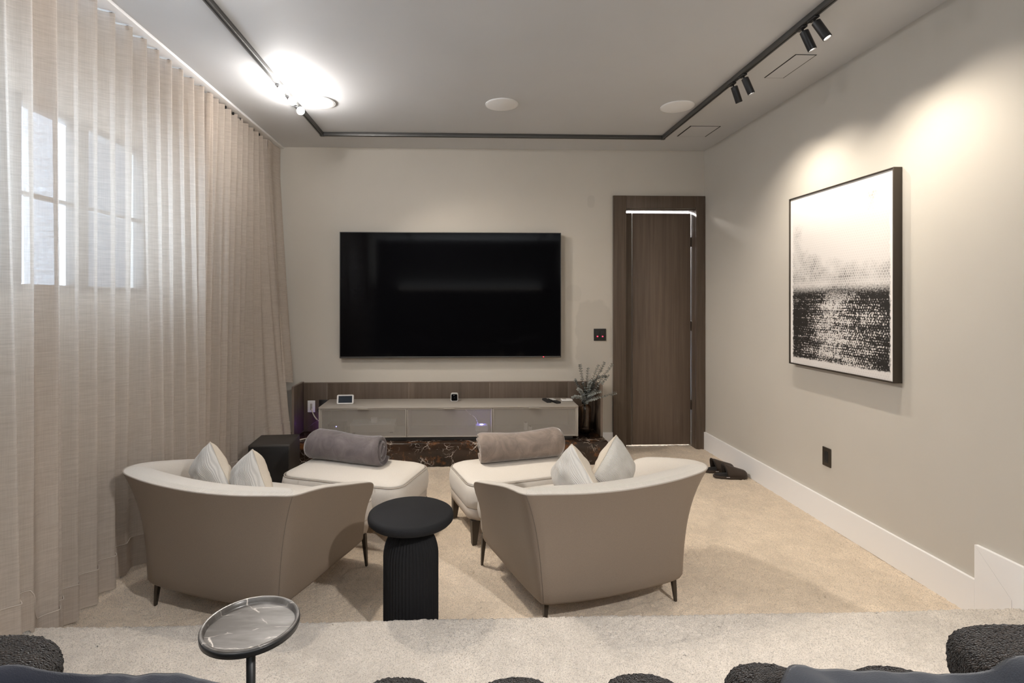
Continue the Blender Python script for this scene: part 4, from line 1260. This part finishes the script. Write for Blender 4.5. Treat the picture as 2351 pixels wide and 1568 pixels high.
# ================================================================== SLIPPERS
def slipper(label, loc, rot, seed):
    t = thing('slipper', label, 'slipper', loc, 0, 'brown slippers by the baseboard'); t.rotation_euler = rot
    # length along x, toe at +x
    L, Wd = .262, .098
    def half_w(s): return Wd / 2 * (max(0.0, 1 - abs(2 * s - 1) ** 3.4)) ** .5 * (.84 + .22 * s)
    N_ = 30
    S_ = [.5 - .5 * math.cos(PI * (k / (N_ - 1))) for k in range(N_)]
    out = [(s * L, half_w(s)) for s in S_] + [(s * L, -half_w(s)) for s in reversed(S_[1:-1])]
    obj('sole', loft_bm([[(x, y, z) for x, y in [(L / 2 + (a - L / 2) * k, c * k) for a, c in out]] for z, k in ((0, .95), (.003, 1.0), (.016, 1.0), (.019, .97))]), M['suede'], t)
    obj('insole', loft_bm([[(L / 2 + (a - L / 2) * .92, c * .90, z) for a, c in out] for z in (.0192, .024)]), M['suede_dark'], t)
    rings = []
    for k in range(16):
        s = .36 + (.985 - .36) * k / 15
        w = half_w(s) * 1.02; hgt = lerp(.088, .036, ((s - .36) / .63) ** .9)
        if s > .93: hgt *= .6 + .4 * (1 - (s - .93) / .06)
        rings.append([(s * L - (.02 * math.sin(a) if k == 0 else 0), w * math.cos(a), .017 + hgt * max(0, math.sin(a)) ** .8) for a in np.linspace(0, PI, 17)])
    up = obj('upper', loft_bm(rings, False, False, closed=False), M['suede'], t)
    md = up.modifiers.new('thickness', 'SOLIDIFY'); md.thickness = .006; md.offset = -1
    obj('collar', tube_bm([Vector(p) for p in rings[0]], .0042, 6), M['suede_dark'], t)
    box('tag', (.085, .110, -Wd * .46 - .002, -Wd * .46, .012, .0155), M['white_plastic'], t)
    return t
slipper('dark brown suede slipper standing flat beside the white baseboard', (1.952, 4.035, .004), (0, 0, rad(-4)), 1)
slipper('dark brown suede slipper behind its mate, touching the baseboard', (1.93, 4.165, .004), (0, 0, rad(3)), 2)

# ================================================================== SOFA IN FRONT OF THE CAMERA
sofa = thing('sofa', 'dark brown nubby sofa with rounded channels along the bottom of the photo', 'sofa', (.09, .55, PZ + .004))
fz = lambda p: random.gauss(0, .0011)
obj('base', rbox_bm(.86, .46, .12, 8, 12), M['boucle'], sofa).location = (0, -.02, .19)
for i, (X, front) in enumerate(((-.66, 1.075), (-.40, 1.075), (-.135, 1.118), (.105, 1.110), (.362, 1.112), (.632, 1.135), (.885, 1.118))):
    o = obj('seat_channel', rbox_bm(.136, .44, .10, 2.7, 44, fz), M['boucle'], sofa)
    o.location = (X - .09, front - .44 - .55, .655 - PZ - .105)
for X, zc, yf, hx in ((1.130, .655, 1.095, .195), (-.905, .682, 1.085, .19)):
    o = obj('arm', rbox_bm(hx, .40, .082, 3.0, 56, fz), M['boucle'], sofa)
    o.location = (X - .09, yf - .40 - .55, zc - PZ - .004)
    obj('arm_base', rbox_bm(hx * .9, .39, .20, 6, 12), M['boucle'], sofa).location = (X - .09, yf - .42 - .55, .23)
obj('backrest', rbox_bm(1.15, .12, .26, 4, 16), M['boucle'], sofa).location = (0, -.62, .50)
for sx in (-.8, .8):
    for sy in (-.38, .36):
        obj('leg', lathe_bm([(0, 0), (.022, 0), (.026, .08), (0, .08)], 20), M['black_metal'], sofa).location = (sx, sy, 0)

# throws lying on the sofa
def throw(name, label, outline, zfun, m, seed):
    xs = np.linspace(0, 1, 70); ys = np.linspace(0, 1, 50)
    V = np.zeros((70, 50, 3))
    for i, u in enumerate(xs):
        x0, x1 = outline['x']; x = lerp(x0, x1, u)
        yf = np.interp(x, *outline['front'])
        for j, v in enumerate(ys):
            y = lerp(outline['back'], yf, v)
            fold = .004 + .013 * abs(mnoise.noise(Vector((x * 8 + y * 5, y * 5, seed)))) + .006 * mnoise.noise(Vector((x * 20, y * 12, seed + 2)))
            z = zfun(x, y) + fold - .012 * max(0, (v - .9) / .1) ** 2
            V[i, j] = (x, y, z)
    o = obj(name, grid_mesh(name, V.reshape(-1, 3), 70, 50), m)
    md = o.modifiers.new('thickness', 'SOLIDIFY'); md.thickness = .012; md.offset = 1
    return tag(o, label, 'throw', None)
def ease(x, a, b): 
    t_ = max(0.0, min(1.0, (x - a) / (b - a))); return t_ * t_ * (3 - 2 * t_)
throw('navy_throw', 'dark navy cloth lying on the sofa by the curved arm near the marble table', {'x': (-1.0, -.40), 'front': ([-1.0, -.80, -.74, -.68, -.55, -.40], [.862, .860, .92, 1.016, 1.014, .97]), 'back': .35},
      lambda x, y: .672 + .103 * ease(-x, .67, .77), M['navy'], 3)
throw('denim_throw', 'blue grey cloth crumpled over the sofa seat by the far arm', {'x': (.585, 1.30), 'front': ([.585, .63, .66, .76, .85, .92, .96, 1.02, 1.30], [.94, .985, .990, .978, .970, .962, .91, .885, .89]), 'back': .35},
      lambda x, y: .671 + .010 * math.exp(-((x - .64) / .04) ** 2) + .080 * ease(x, .91, 1.0), M['navy_grey'], 5)
